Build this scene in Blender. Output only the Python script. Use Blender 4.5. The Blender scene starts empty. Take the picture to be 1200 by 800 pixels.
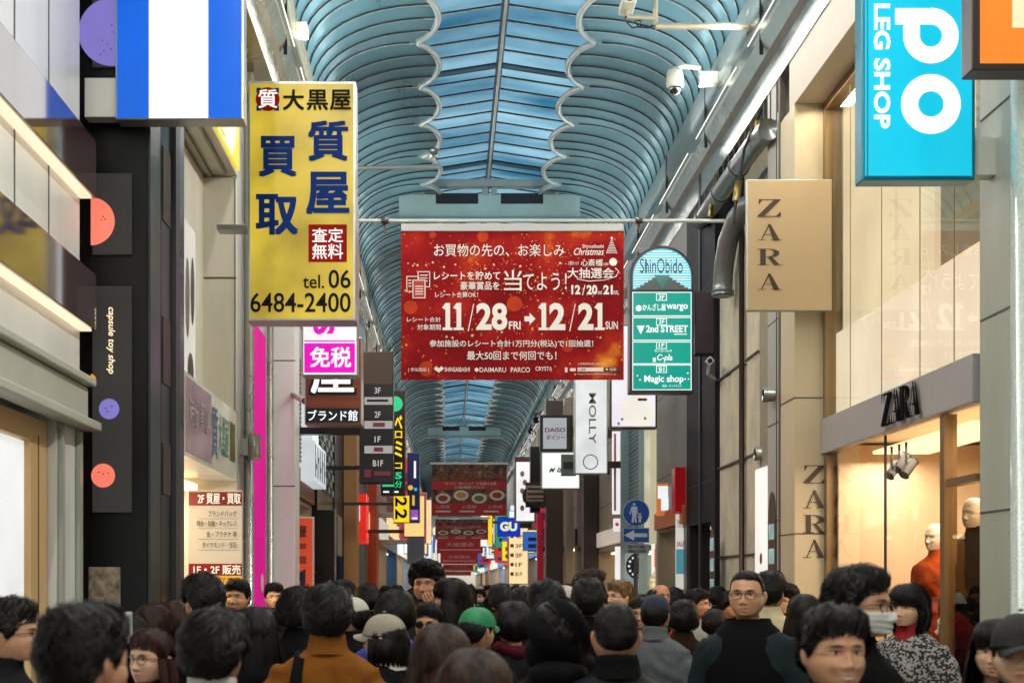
import bpy, math, random
import numpy as np
from mathutils import noise as mnoise, Vector
random.seed(7); RNG = np.random.default_rng(7)
R = math.radians
C = bpy.context.scene.collection
S = bpy.context.scene

# ---------------------------------------------------------------- camera
F = 1667.0; VPX, VPY, CZ = 524.0, 683.0, 1.75       # focal length and vanishing point in the 1200x800 photograph, eye height
cam_d = bpy.data.cameras.new('camera'); cam = bpy.data.objects.new('camera', cam_d); C.objects.link(cam)
cam.location = (0, 0, CZ); cam.rotation_euler = (R(90), 0, 0)
cam_d.sensor_width = 36; cam_d.lens = 36 * F / 1200
cam_d.shift_x = (600 - VPX) / 1200; cam_d.shift_y = (VPY - 400) / 1200
cam_d.clip_start = 0.1; cam_d.clip_end = 600
cam_d.dof.use_dof = True; cam_d.dof.focus_distance = 14.0; cam_d.dof.aperture_fstop = 4.0
S.camera = cam

# ---------------------------------------------------------------- sky, sun, exposure
EXP = 0.75
S.view_settings.view_transform = 'Standard'; S.view_settings.look = 'None'
S.view_settings.exposure = EXP; S.view_settings.gamma = 1
w = bpy.data.worlds.new('World'); S.world = w; w.use_nodes = True
nt = w.node_tree; bg = nt.nodes['Background']
sky = nt.nodes.new('ShaderNodeTexSky'); sky.sky_type = 'NISHITA'; sky.sun_disc = False
SUN_EL, SUN_ROT = 52, 75
sky.sun_elevation = R(SUN_EL); sky.sun_rotation = R(SUN_ROT)
nt.links.new(sky.outputs[0], bg.inputs[0]); bg.inputs[1].default_value = 0.12
sd = bpy.data.lights.new('sun', 'SUN'); sd.energy = 3.2; sd.angle = R(0.5); sd.color = (1, .95, .88)
so = bpy.data.objects.new('sun', sd); C.objects.link(so)
d = Vector((math.sin(R(SUN_ROT)) * math.cos(R(SUN_EL)), math.cos(R(SUN_ROT)) * math.cos(R(SUN_EL)), math.sin(R(SUN_EL))))
so.rotation_euler = d.to_track_quat('Z', 'Y').to_euler(); so.location = (20, 5, 30)
S.render.engine = 'CYCLES'
cy = S.cycles
cy.use_denoising = True
try: cy.denoiser = 'OPENIMAGEDENOISE'
except Exception: pass
cy.max_bounces = 7; cy.diffuse_bounces = 4; cy.glossy_bounces = 3; cy.transmission_bounces = 4; cy.transparent_max_bounces = 8
cy.caustics_reflective = False; cy.caustics_refractive = False; cy.sample_clamp_indirect = 4

# ---------------------------------------------------------------- helpers
def lin(h):
    if not isinstance(h, str): return tuple(h)
    h = h.lstrip('#'); o = []
    for i in (0, 2, 4):
        c = int(h[i:i+2], 16) / 255
        o.append(c / 12.92 if c <= .04045 else ((c + .055) / 1.055) ** 2.4)
    return tuple(o)

def P(px, py, Y): return ((px - VPX) / F * Y, Y, CZ + (VPY - py) / F * Y)
def PX(px, Y): return (px - VPX) / F * Y
def PZ(py, Y): return CZ + (VPY - py) / F * Y

_mats = {}
def surf(name, col, rough=.5, metal=0, var=.12, scale=3.0, bump=0, coat=0, spec=.5, stretch=(1, 1, 1), bscale=None):
    if name in _mats: return _mats[name]
    m = bpy.data.materials.new(name); m.use_nodes = True; t = m.node_tree; b = t.nodes['Principled BSDF']
    c = lin(col)
    b.inputs['Roughness'].default_value = rough; b.inputs['Metallic'].default_value = metal
    b.inputs['Specular IOR Level'].default_value = spec; b.inputs['Coat Weight'].default_value = coat; b.inputs['Coat Roughness'].default_value = .06
    b.inputs['Base Color'].default_value = (*c, 1)
    if var or bump:
        tc = t.nodes.new('ShaderNodeTexCoord'); mp = t.nodes.new('ShaderNodeMapping'); mp.inputs['Scale'].default_value = stretch
        t.links.new(tc.outputs['Object'], mp.inputs[0])
        n = t.nodes.new('ShaderNodeTexNoise'); n.inputs['Scale'].default_value = scale; n.inputs['Detail'].default_value = 6; n.inputs['Roughness'].default_value = .62
        t.links.new(mp.outputs[0], n.inputs['Vector'])
        if var:
            r = t.nodes.new('ShaderNodeValToRGB'); r.color_ramp.elements[0].position = .28; r.color_ramp.elements[1].position = .72
            r.color_ramp.elements[0].color = (*[x * (1 - var) for x in c], 1); r.color_ramp.elements[1].color = (*[min(1, x * (1 + var)) for x in c], 1)
            t.links.new(n.outputs[0], r.inputs[0]); t.links.new(r.outputs[0], b.inputs['Base Color'])
            mr = t.nodes.new('ShaderNodeMapRange'); mr.inputs['To Min'].default_value = max(0, rough - .1); mr.inputs['To Max'].default_value = min(1, rough + .12)
            t.links.new(n.outputs[0], mr.inputs[0]); t.links.new(mr.outputs[0], b.inputs['Roughness'])
        if bump:
            n2 = t.nodes.new('ShaderNodeTexNoise'); n2.inputs['Scale'].default_value = bscale or scale * 6; n2.inputs['Detail'].default_value = 4
            t.links.new(mp.outputs[0], n2.inputs['Vector'])
            bp = t.nodes.new('ShaderNodeBump'); bp.inputs['Strength'].default_value = bump; bp.inputs['Distance'].default_value = .02
            t.links.new(n2.outputs[0], bp.inputs['Height']); t.links.new(bp.outputs[0], b.inputs['Normal'])
    _mats[name] = m; return m

EK = 1 / 2 ** EXP
def lit(name, col, k=1.0, var=.06, scale=1.5, rough=.25):
    """a backlit face: gives off its own light"""
    if name in _mats: return _mats[name]
    m = surf(name, tuple(x * .45 for x in lin(col)), rough, 0, 0, spec=.3)
    t = m.node_tree; b = t.nodes['Principled BSDF']; c = lin(col)
    b.inputs['Emission Color'].default_value = (*c, 1); b.inputs['Emission Strength'].default_value = k * EK
    if var:
        tc = t.nodes.new('ShaderNodeTexCoord')
        n = t.nodes.new('ShaderNodeTexNoise'); n.inputs['Scale'].default_value = scale; n.inputs['Detail'].default_value = 3
        t.links.new(tc.outputs['Object'], n.inputs['Vector'])
        mr = t.nodes.new('ShaderNodeMapRange'); mr.inputs['From Min'].default_value = .3; mr.inputs['From Max'].default_value = .7
        mr.inputs['To Min'].default_value = k * EK * (1 - var * 2.6); mr.inputs['To Max'].default_value = k * EK * (1 + var)
        t.links.new(n.outputs[0], mr.inputs[0]); t.links.new(mr.outputs[0], b.inputs['Emission Strength'])
    return m

def glassm(name, tint=(1, 1, 1), refl=1.0, rough=.02, dark=0.0):
    """thin shop glass: see-through, mirror-like at grazing angles"""
    if name in _mats: return _mats[name]
    m = bpy.data.materials.new(name); m.use_nodes = True; t = m.node_tree; t.nodes.remove(t.nodes['Principled BSDF'])
    o = t.nodes['Material Output']; tr = t.nodes.new('ShaderNodeBsdfTransparent'); tr.inputs[0].default_value = (*tint, 1)
    g = t.nodes.new('ShaderNodeBsdfGlossy'); g.inputs['Roughness'].default_value = rough
    fr = t.nodes.new('ShaderNodeFresnel'); fr.inputs[0].default_value = 1.5
    mu = t.nodes.new('ShaderNodeMath'); mu.operation = 'MULTIPLY_ADD'; mu.inputs[1].default_value = refl; mu.inputs[2].default_value = dark; mu.use_clamp = True
    mx = t.nodes.new('ShaderNodeMixShader')
    t.links.new(fr.outputs[0], mu.inputs[0]); t.links.new(mu.outputs[0], mx.inputs[0]); t.links.new(tr.outputs[0], mx.inputs[1]); t.links.new(g.outputs[0], mx.inputs[2])
    t.links.new(mx.outputs[0], o.inputs[0]); _mats[name] = m; return m

# text -> triangles, cached
_tc = {}
def text_tris(body, bold=0.0, shear=0.0):
    k = (body, bold, shear)
    if k in _tc: return _tc[k]
    c = bpy.data.curves.new('lettering', 'FONT'); c.body = body; c.offset = bold; c.shear = shear; c.resolution_u = 4
    o = bpy.data.objects.new('lettering', c); C.objects.link(o)
    dg = bpy.context.evaluated_depsgraph_get(); dg.update()
    me = bpy.data.meshes.new_from_object(o.evaluated_get(dg))
    v = np.array([x.co[:2] for x in me.vertices]) if len(me.vertices) else np.zeros((0, 2))
    f = [tuple(p.vertices) for p in me.polygons]
    bpy.data.objects.remove(o); bpy.data.curves.remove(c); bpy.data.meshes.remove(me)
    _tc[k] = (v, f); return v, f

OFF = {}; SUB = {}
class MB:
    def __init__(s): s.v = []; s.f = []; s.m = []
    def quad(s, a, b, c, d, m=0): s.poly((a, b, c, d), m)
    def poly(s, pts, m=0):
        n = len(s.v); s.v += [tuple(p) for p in pts]; s.f.append(tuple(range(n, n + len(pts)))); s.m.append(m)
    def box(s, x0, x1, y0, y1, z0, z1, m=0):
        if x0 > x1: x0, x1 = x1, x0
        n = len(s.v)
        s.v += [(x0, y0, z0), (x1, y0, z0), (x1, y1, z0), (x0, y1, z0), (x0, y0, z1), (x1, y0, z1), (x1, y1, z1), (x0, y1, z1)]
        for q in ((0, 3, 2, 1), (4, 5, 6, 7), (0, 1, 5, 4), (1, 2, 6, 5), (2, 3, 7, 6), (3, 0, 4, 7)):
            s.f.append(tuple(n + i for i in q)); s.m.append(m)
        return s
    def pbox(s, px0, py0, px1, py1, Y, dep, m=0):     # a box whose front face covers a rectangle of the photo at distance Y
        return s.box(PX(px0, Y), PX(px1, Y), Y, Y + dep, PZ(py1, Y), PZ(py0, Y), m)
    def grid(s, G, m=0, closed=False):
        G = np.asarray(G); a, b = G.shape[:2]; n = len(s.v); s.v += [tuple(p) for p in G.reshape(-1, 3)]
        for i in range(a - 1):
            for j in range(b if closed else b - 1):
                j2 = (j + 1) % b
                s.f.append((n + i * b + j, n + i * b + j2, n + (i + 1) * b + j2, n + (i + 1) * b + j)); s.m.append(m)
    def tube(s, pts, r, n=8, m=0, cap=True):
        pts = [Vector(p) for p in pts]; rs = r if hasattr(r, '__len__') else [r] * len(pts); G = []
        for i, p in enumerate(pts):
            t = (pts[min(i + 1, len(pts) - 1)] - pts[max(i - 1, 0)]).normalized()
            up = Vector((0, 0, 1)) if abs(t.z) < .9 else Vector((0, 1, 0))
            u = t.cross(up).normalized(); w_ = u.cross(t)
            G.append([tuple(p + (u * math.cos(2 * math.pi * k / n) + w_ * math.sin(2 * math.pi * k / n)) * rs[i]) for k in range(n)])
        b = len(s.v); s.grid(G, m, True)
        if cap:
            s.f.append(tuple(b + k for k in range(n))); s.m.append(m)
            e = b + (len(pts) - 1) * n; s.f.append(tuple(e + k for k in reversed(range(n)))); s.m.append(m)
        return s
    def disc(s, px, py, r, Y, m=0, n=28, dy=0, ry=None):  # flat round patch on a sign face
        x, z = PX(px, Y), PZ(py, Y); r = r / F * Y; q = (ry / F * Y) if ry else r
        s.poly([(x + r * math.cos(2 * math.pi * k / n), Y - dy, z + q * math.sin(2 * math.pi * k / n)) for k in range(n)], m)
    def rect(s, px0, py0, px1, py1, Y, m=0, dy=.003):
        s.quad((PX(px0, Y), Y - dy, PZ(py1, Y)), (PX(px1, Y), Y - dy, PZ(py1, Y)), (PX(px1, Y), Y - dy, PZ(py0, Y)), (PX(px0, Y), Y - dy, PZ(py0, Y)), m)
    def ell(s, c, r, m=0, n=12, k=8):
        G = [[(c[0] + r[0] * math.cos(e) * math.cos(a), c[1] + r[1] * math.cos(e) * math.sin(a), c[2] + r[2] * math.sin(e)) for a in np.linspace(0, 2 * math.pi, n, endpoint=False)] for e in np.linspace(-math.pi / 2, math.pi / 2, k)]
        s.grid(G, m, True); return s
    def plane_text(s, body, o, u, v, wd, ht, m=0, bold=0, rot=0, shear=0, depth=0):
        """text stretched into a wd x ht box whose lower-left corner is o, u to the right, v up; rot=1: turned a quarter clockwise"""
        if bold and not body.isascii():      # heavy weight for dense characters: stacked, slightly shifted prints
            nn = np.cross(u, v); k = bold * .5
            for i, (a, b) in enumerate(((-k, -k), (k, -k), (k, k), (-k, k), (0, k), (0, -k))):
                s.plane_text(body, tuple(np.array(o) + np.array(u) * a * ht + np.array(v) * b * ht + nn * .0006 * i), u, v, wd, ht, m, 0, rot, shear)
            return
        tv, tf = text_tris(body, bold, shear)
        if not len(tv): return
        mn, mx = tv.min(0), tv.max(0); q = (tv - mn) / np.maximum(mx - mn, 1e-6)
        if rot == 1: q = np.stack([q[:, 1], 1 - q[:, 0]], 1)
        o, u, v = map(np.array, (o, u, v)); n = len(s.v)
        pts = o + q[:, :1] * u * wd + q[:, 1:] * v * ht
        s.v += [tuple(p) for p in pts]
        for f in tf: s.f.append(tuple(n + i for i in f)); s.m.append(m)
        if depth:
            nn = np.cross(u, v); n2 = len(s.v); s.v += [tuple(p - nn * depth) for p in pts]
            e = {}
            for f in tf:
                for a, b in zip(f, f[1:] + f[:1]):
                    e[(a, b)] = 1
            for (a, b) in e:
                if (b, a) not in e: s.f.append((n + a, n2 + a, n2 + b, n + b)); s.m.append(m)
    def text(s, body, px0, py0, px1, py1, Y, m=0, bold=0, rot=0, shear=0, dy=.005):
        s.plane_text(body, (PX(px0, Y), Y - dy, PZ(py1, Y)), (1, 0, 0), (0, 0, 1), PX(px1, Y) - PX(px0, Y), PZ(py0, Y) - PZ(py1, Y), m, bold, rot, shear)
    def build(s, name, mats, parent=None, smooth=False, bevel=0, auto=False):
        me = bpy.data.meshes.new(name)
        if parent: parent = SUB.get((parent.name, 'wall' if 'joint' in name else 'face' if name in ('lettering', 'print', 'white_band') else ''), parent)
        off = np.array(OFF.get(parent.name, (0, 0, 0)) if parent else (0, 0, 0))
        V = np.array(s.v, dtype=float).reshape(-1, 3) - off
        me.from_pydata(V.tolist(), [], s.f)
        if not isinstance(mats, (list, tuple)): mats = [mats]
        for q in mats: me.materials.append(q)
        me.polygons.foreach_set('material_index', np.minimum(np.array(s.m, dtype=np.int32), len(mats) - 1))
        if smooth: me.polygons.foreach_set('use_smooth', np.ones(len(s.f), dtype=bool))
        me.update()
        o = bpy.data.objects.new(name, me); C.objects.link(o)
        if parent:
            o.parent = parent; OFF[o.name] = tuple(off)
            if name in ('wall', 'face'): SUB.setdefault((parent.name, name), o)
        if bevel:
            b = o.modifiers.new('bevel', 'BEVEL'); b.width = bevel; b.segments = 2; b.limit_method = 'ANGLE'
        return o

def thing(name, label, cat, loc=(0, 0, 0), group=None):
    o = bpy.data.objects.new(name, None); C.objects.link(o); o.empty_display_size = .1
    o.location = loc; OFF[o.name] = tuple(loc); o['label'] = label; o['category'] = cat
    if group: o['group'] = group
    return o
def tag(o, label=None, cat=None, group=None, kind=None):
    if label: o['label'] = label
    if cat: o['category'] = cat
    if group: o['group'] = group
    if kind: o['kind'] = kind
    return o
def area(name, loc, sx, sy, energy, col=(1, .86, .68), rot=(0, 0, 0)):
    l = bpy.data.lights.new(name, 'AREA'); l.shape = 'RECTANGLE'; l.size = sx; l.size_y = sy; l.energy = energy; l.color = col
    o = bpy.data.objects.new(name, l); C.objects.link(o); o.location = loc; o.rotation_euler = rot
    return o
# ---------------------------------------------------------------- ground
M_pave = surf('paving_stone', (.22, .2, .18), .35, 0, .2, 1.3, .05)
g = MB(); g.quad((-300, -100, 0), (300, -100, 0), (300, 500, 0), (-300, 500, 0)); tag(g.build('ground', surf('city_ground', (.15, .15, .14), .8)), kind='structure')
pv = MB()
yy = -14.0
while yy < 165:
    for k in range(9): pv.box(-2.2 + k * .66, -2.2 + k * .66 + .65, yy, yy + 1.19, .004, .03, (k + int(yy)) % 2)
    yy += 1.2
tag(pv.build('pavement', [M_pave, surf('paving_stone_pale', (.3, .27, .23), .35, 0, .2, 1.3, .05)]), kind='structure')

# ---------------------------------------------------------------- arcade roof
XC = .75; ZB = 1.75
M_vault = surf('vault_sheet', '#7aa6b0', .30, .55, .2, 1.0, 0, stretch=(1, .35, 1))
M_seam = surf('vault_seam', '#22302f', .5, .3, .1)
M_trim = surf('pale_pipe', '#b9bcb4', .35, .3, .1)
M_beam = surf('painted_steel', '#9aa5a0', .4, .2, .12, 2, .02)
M_dark = surf('dark_void', '#15171a', .6, 0, .1)
def transl(name, col, k=.85):
    m = bpy.data.materials.new(name); m.use_nodes = True; t = m.node_tree; t.nodes.remove(t.nodes['Principled BSDF']); o = t.nodes['Material Output']
    a = t.nodes.new('ShaderNodeBsdfTranslucent'); b = t.nodes.new('ShaderNodeBsdfGlossy'); b.inputs['Roughness'].default_value = .25; b.inputs[0].default_value = (.5, .6, .65, 1)
    tc = t.nodes.new('ShaderNodeTexCoord'); mp = t.nodes.new('ShaderNodeMapping'); mp.inputs['Scale'].default_value = (.5, 1.1, 1)
    n = t.nodes.new('ShaderNodeTexNoise'); n.inputs['Scale'].default_value = .9; n.inputs['Detail'].default_value = 5
    r = t.nodes.new('ShaderNodeValToRGB'); c = lin(col)
    r.color_ramp.elements[0].position = .3; r.color_ramp.elements[0].color = (c[0] * .30, c[1] * .40, c[2] * .48, 1)
    r.color_ramp.elements[1].position = .7; r.color_ramp.elements[1].color = (min(1, c[0] * 3 + .04), min(1, c[1] * 1.6), min(1, c[2] * 1.35), 1)  # pale end whitened: milky highlights are put into the sheet's colour
    mx = t.nodes.new('ShaderNodeMixShader'); mx.inputs[0].default_value = .12
    t.links.new(tc.outputs['Object'], mp.inputs[0]); t.links.new(mp.outputs[0], n.inputs['Vector']); t.links.new(n.outputs[0], r.inputs[0]); t.links.new(r.outputs[0], a.inputs[0])
    t.links.new(a.outputs[0], mx.inputs[1]); t.links.new(b.outputs[0], mx.inputs[2]); t.links.new(mx.outputs[0], o.inputs[0])
    return m
M_sky = transl('skylight_sheet', '#44869a')
roof = thing('arcade_roof', 'curved ribbed metal arcade roof with blue skylight running over the whole street', 'roof', (XC, 0, 0))
PITCH = 1.61; Y0R, Y1R = -13.0, 165.0; TIP0 = 1.508e-3 * F * 6.9
def edge_x(Y):      # scalloped inner edge of the vault sheets
    t = ((Y - TIP0) / PITCH + .5) % 1.0
    return 1.24 - .37 * math.sin(math.pi * t) ** .5
def prof(Y, s):
    e = edge_x(Y); a = s * math.pi / 2
    return e + (2.41 - e) * math.sin(a) ** .92, 6.05 + (6.9 - 6.05) * math.cos(a) ** .9
ys = []
y = Y0R
while y < Y1R:
    ys.append(y); y += .1 if y < 50 else .2
for side in (-1, 1):
    mb = MB()
    mb.grid([[(XC + side * x, Y, ZB + z) for (x, z) in (prof(Y, s) for s in np.linspace(0, 1, 15))] for Y in ys])
    o = mb.build('vault_sheet', M_vault, roof, True)
    sm = MB(); tr = MB(); k0 = math.floor((Y0R - TIP0) / (PITCH / 4))
    k = k0
    while True:
        Y = TIP0 + PITCH / 2 + k * PITCH / 4; k += 1
        if Y < Y0R: continue
        if Y > min(Y1R, 110): break
        ss = np.linspace(0, 1, 13)
        sm.tube([(XC + side * (x - .012), Y, ZB + z - .012) for (x, z) in (prof(Y, s) for s in ss)], .011, 5, 0)
        sm.tube([(XC + side * (x - .012), Y + .034, ZB + z - .010) for (x, z) in (prof(Y + .034, s) for s in ss)], .005, 4, 1)
    sm.build('seam', [M_seam, M_trim], roof, True)
    tr.tube([(XC + side * (edge_x(Y) - .01), Y, ZB + 6.9) for Y in ys if Y < 110], .042, 7)
    tr.build('scallop_pipe', M_trim, roof, True)
    # shell that closes the roof outside
    oc = MB(); oc.grid([[(XC + side * x, Y, ZB + z) for x, z in ((1.95, 7.2), (2.3, 7.0), (2.7, 6.2), (3.3, 5.0), (3.3, 2.6))] for Y in (Y0R, Y1R)])
    oc.build('outer_shell', surf('shell_sheet', '#7f8a8a', .5, .3), roof)
# skylight: two sloping sheets, purlins, rafters
gl = MB(); gl.grid([[(XC - 1.95, Y, ZB + 7.2), (XC, Y, ZB + 7.5), (XC + 1.95, Y, ZB + 7.2)] for Y in np.arange(Y0R, Y1R + 1, 2)])
gl.build('skylight', M_sky, roof)
pu = MB(); bm_ = MB(); Y = 25.1 - 72 * .5195
while Y < 110:
    if True:
        pu.tube([(XC - 1.93, Y, ZB + 7.165), (XC, Y, ZB + 7.465), (XC + 1.93, Y, ZB + 7.165)], .012, 5, 0)
        pu.tube([(XC - 1.93, Y + .045, ZB + 7.17), (XC, Y + .045, ZB + 7.47), (XC + 1.93, Y + .045, ZB + 7.17)], .009, 4, 1)
    Y += .5195
pu.build('purlin', [M_seam, M_trim], roof, True)
bm_.tube([(XC, Y0R, ZB + 7.44), (XC, Y1R, ZB + 7.44)], .05, 8, 0); bm_.box(XC - .018, XC + .018, Y0R, Y1R, ZB + 7.36, ZB + 7.40, 1)
bm_.build('ridge_beam', [surf('ridge_brown', '#4d4a47', .5, .3), M_trim], roof, True)
ra = MB(); Y = 25.1 - 8 * 4.675
while Y < 150:
    ra.tube([(XC - 1.93, Y, ZB + 7.12), (XC, Y, ZB + 7.42), (XC + 1.93, Y, ZB + 7.12)], .032, 6)
    Y += 4.675
ra.build('rafter', surf('rafter_steel', '#566a72', .45, .3), roof, True)
M_panel = surf('portal_panel', '#a9c2bd', .45, .1, .1, 2)
for k in range(-2, 7):
    Y = 25.1 + 18.7 * k; f_ = MB()
    f_.box(XC - 1.75, XC + 1.75, Y, Y + .2, ZB + 7.0, ZB + 7.13, 1)
    f_.box(XC - 1.6, XC + 1.6, Y + .05, Y + .15, ZB + 6.42, ZB + 6.87, 0)
    for a, b in ((-.95, -.2), (.2, .95)): f_.box(XC + a, XC + b, Y + .04, Y + .16, ZB + 6.70, ZB + 6.89, 2)
    for a in (-1.2, -.08, .08, 1.2): f_.box(XC + a - .05, XC + a + .05, Y + .03, Y + .17, ZB + 6.85, ZB + 7.0, 1)
    f_.tube([(XC - 1.7, Y - .02, ZB + 6.40), (XC + 1.7, Y - .02, ZB + 6.40)], .05, 8, 1)
    f_.build('portal_frame', [M_panel, M_beam, M_dark], roof, bevel=.01)
# gutters
M_led = lit('gutter_lamp', '#fff2e4', 1.6, 0)
GP = [(2.41, 6.05), (2.34, 6.02), (2.33, 5.75), (2.36, 5.62), (2.32, 5.5), (2.33, 5.36), (2.39, 5.2), (2.44, 5.14), (2.44, 4.86), (2.9, 4.84)]
for side in (-1, 1):
    gb = MB(); gb.grid([[(XC + side * x, Y, ZB + z) for x, z in GP] for Y in np.arange(Y0R, Y1R + 1, 3)])
    for Y in np.arange(Y0R, 110, 3.0):
        gb.box(XC + side * 2.325, XC + side * 2.36, Y, Y + .02, ZB + 5.2, ZB + 6.0, 1)
    gm = [surf('gutter_steel', '#868d88', .22, .5, .12, 1.5) if side > 0 else surf('gutter_steel_warmlit', '#a39a7e', .25, .45, .12, 1.5), M_seam]  # left gutter: the warm light on it is put into the steel's colour
    gb.build('gutter', gm, roof)
    ls = MB(); Y = Y0R + 1
    while Y < 130:
        ls.tube([(XC + side * 2.295, Y, ZB + 5.43), (XC + side * 2.295, Y + 2.4, ZB + 5.43)], .007, 6); Y += 3.0
    ls.build('lamp_tube', M_led, roof, True)
# the lamps' light: long tubes on both gutters, washing the vault above and the street below
for side in (-1, 1):
    for k in range(-1, 9):
        area('gutter_light', (XC + side * 2.1, 4 + k * 10, ZB + 5.45), .12, 8, 155 if k < 1 else 125 if k < 2 else 48, (1, .935, .85), (0, R(48) * side, 0))
        area('vault_light', (XC + side * 2.15, 4 + k * 10, ZB + 5.6), .12, 8, 80 if k < 2 else 44 if k < 3 else 18, (.86, .95, 1), (0, R(160) * side, 0))
# ---------------------------------------------------------------- shop buildings
M_white = surf('white_cladding', '#d4d3cb', .35, .1, .12, 1.2, stretch=(1.5, 1.5, .25))
M_cream = surf('cream_cladding', '#cdbf9d', .4, 0, .06, .8)
M_grey = surf('grey_cladding', '#9a9a93', .5, 0, .1, .9)
M_ggrey = surf('green_grey_cladding', '#a9afa0', .35, .1, .08, .8)
M_black = surf('black_panel', '#141415', .3, 0, .15, 2, coat=.1, spec=.3)
M_steel = surf('stainless_steel', '#a8a69f', .28, .8, .1, 3)
M_chrome = surf('sign_frame_metal', '#b9bbb8', .3, .7, .08, 3)
M_brown = surf('dark_bronze', '#4a3d35', .35, .3, .1)
M_warm = lit('warm_ceiling_panel', '#ffd9a0', 2.5, 0)
M_warmwall = surf('shop_wall_cream', '#e6cfa5', .6, 0, .06)
M_glass = glassm('shop_glass', (.97, .98, .97), 1.0, .015, .02)
M_joint = surf('panel_joint', '#4c4b47', .7, 0, 0)

def facade(side, y0, y1, X, mat, label, fascia=None, head=2.7, inner='#e6cfa5', glow=2.0, glowcol='#ffe0b0', joints=1.2, jy=None, piers=.25, top=8.0, depth=3.0, goods=True, cat='shop building', group=None):
    """a shop: walls with an open lit ground floor between piers, fascia board, upper wall with panel joints"""
    t = thing('shop_building', label, cat, (X + side * depth / 2, (y0 + y1) / 2, 0), group)
    xo = X + side * depth; e = .002
    wl = MB(); wl.box(X, xo, y0 + e, y1 - e, head, top); wl.box(X, X + side * .9, y0 + e, y0 + piers, 0, head - e); wl.box(X, X + side * .9, y1 - piers, y1 - e, 0, head - e)
    wl.box(xo - side * .1, xo, y0 + e, y1 - e, 0, head - e)
    wl.build('wall', mat, t)
    jn = MB(); z = head + (fascia[1] - head if fascia else 0) + .5
    while z < top: jn.box(X - side * .003, X + side * .01, y0 + .01, y1 - .01, z, z + .012); z += joints
    if jy:
        yy_ = y0 + jy
        while yy_ < y1 - .1: jn.box(X - side * .004, X + side * .01, yy_, yy_ + .012, head + .02, top); yy_ += jy
    if jn.v: jn.build('panel_joints', M_joint, t)
    inn = MB(); Xi = X + side * 1.6; cmat = lit('ceiling_glow_' + glowcol.strip('#') + '_%d' % (glow * 10), glowcol, glow, 0)
    inn.quad((Xi, y0 + piers, 0), (Xi, y1 - piers, 0), (Xi, y1 - piers, head), (Xi, y0 + piers, head), 0)
    inn.quad((X + side * .9, y0 + piers, 0), (Xi, y0 + piers, 0), (Xi, y0 + piers, head), (X + side * .9, y0 + piers, head), 0)
    inn.quad((X + side * .9, y1 - piers, 0), (Xi, y1 - piers, 0), (Xi, y1 - piers, head), (X + side * .9, y1 - piers, head), 0)
    inn.build('interior_wall', surf('shop_inner_' + inner.strip('#'), inner, .6, 0, .08), t)
    ce = MB(); ce.box(X + side * .25, Xi - side * .1, y0 + piers + .1, y1 - piers - .1, head - .05, head - .01)
    ce.build('ceiling_lamp', cmat, t)
    if goods:
        gd = MB(); z = .4
        for z in (.45, .95, 1.45, 1.95):
            gd.box(Xi - side * .4, Xi - side * .01, y0 + piers + .02, y1 - piers - .02, z, z + .03, 0)
            yy_ = y0 + piers + .1
            while yy_ < y1 - piers - .3:
                ww = random.uniform(.12, .35); hh = random.uniform(.15, .4)
                gd.box(Xi - side * random.uniform(.3, .38), Xi - side * .05, yy_, yy_ + ww, z + .03, z + .03 + hh, random.randint(1, 5)); yy_ += ww + random.uniform(.02, .15)
        gd.build('goods_shelf', [M_white, surf('goods_a', '#b5483f', .5), surf('goods_b', '#d8c9a8', .5), surf('goods_c', '#3d5a78', .5), surf('goods_d', '#e8e4dc', .5), surf('goods_e', '#6b5a48', .5)], t)
    if fascia:
        fb = MB(); fb.box(X - side * fascia[3], X - side * .002, y0 + .05, y1 - .05, fascia[0], fascia[1]); fb.build('fascia', fascia[2], t, bevel=.008)
    return t

# ---- left side, nearest: white panel building with two glossy canopy bands and light strips
XL = -2.3
t = thing('shop_building', 'white panelled shop front with two glossy dark canopy bands and glowing light strips', 'shop building', (-3.8, 6, 0))
wl = MB(); wl.box(XL, -5.5, 3.0, 8.9, 2.75, 8.0, 0)
wl.box(XL, XL - .7, 8.37, 8.9, 0, 2.748, 0); wl.box(-5.2, -5.5, 3.0, 8.9, 0, 2.748, 0); wl.box(XL, XL - .7, 3.0, 3.6, 0, 2.748, 0)
wl.build('wall', surf('white_wall_panel', '#dfe1df', .3, .1, .09, 1.1, stretch=(1.5, 1.5, .25)), t)
jn = MB()
for yy_ in (5.3, 6.1, 6.9, 7.55, 8.2): jn.box(XL - .01, XL + .004, yy_, yy_ + .014, 3.35, 8.0)
jn.build('panel_joints', M_joint, t)
M_band = surf('glossy_mauve_band', '#4a3638', .06, 0, .15, 1, coat=1, spec=.8)
for z0, z1 in ((4.17, 4.53), (3.34, 3.69)):
    b_ = MB(); b_.box(XL + .004, XL + .09, 3.0, 8.96, z0, z1); b_.build('canopy_band', M_band, t, bevel=.006)
    l_ = MB(); l_.box(XL + .006, XL + .075, 3.0, 8.90, z0 - .016, z0 - .003); l_.build('light_strip', lit('warm_light_strip', '#ffe6c4', 1.05, 0), t)
    area('strip_light', (XL + .12, 6, z0 - .03), .08, 5.6, .4, (1, .85, .62), (0, R(-20), 0))
cn = MB(); cn.box(XL + .003, XL + .10, 3.0, 8.93, 2.98, 3.03); cn.box(XL + .003, XL + .05, 3.0, 8.92, 2.76, 2.975); cn.box(XL + .003, XL + .13, 3.0, 8.94, 2.70, 2.757)
cn.build('cornice', surf('cornice_stone', '#b6b7ab', .45, 0, .08), t, bevel=.01)
fr = MB(); fr.box(XL - .05, XL - .35, 8.03, 8.36, 0, 2.69, 0); fr.box(XL - .05, XL - .35, 3.6, 8.028, 2.56, 2.69, 0); fr.box(XL - .045, XL - .06, 8.17, 8.177, 0, 2.6, 1)
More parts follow.
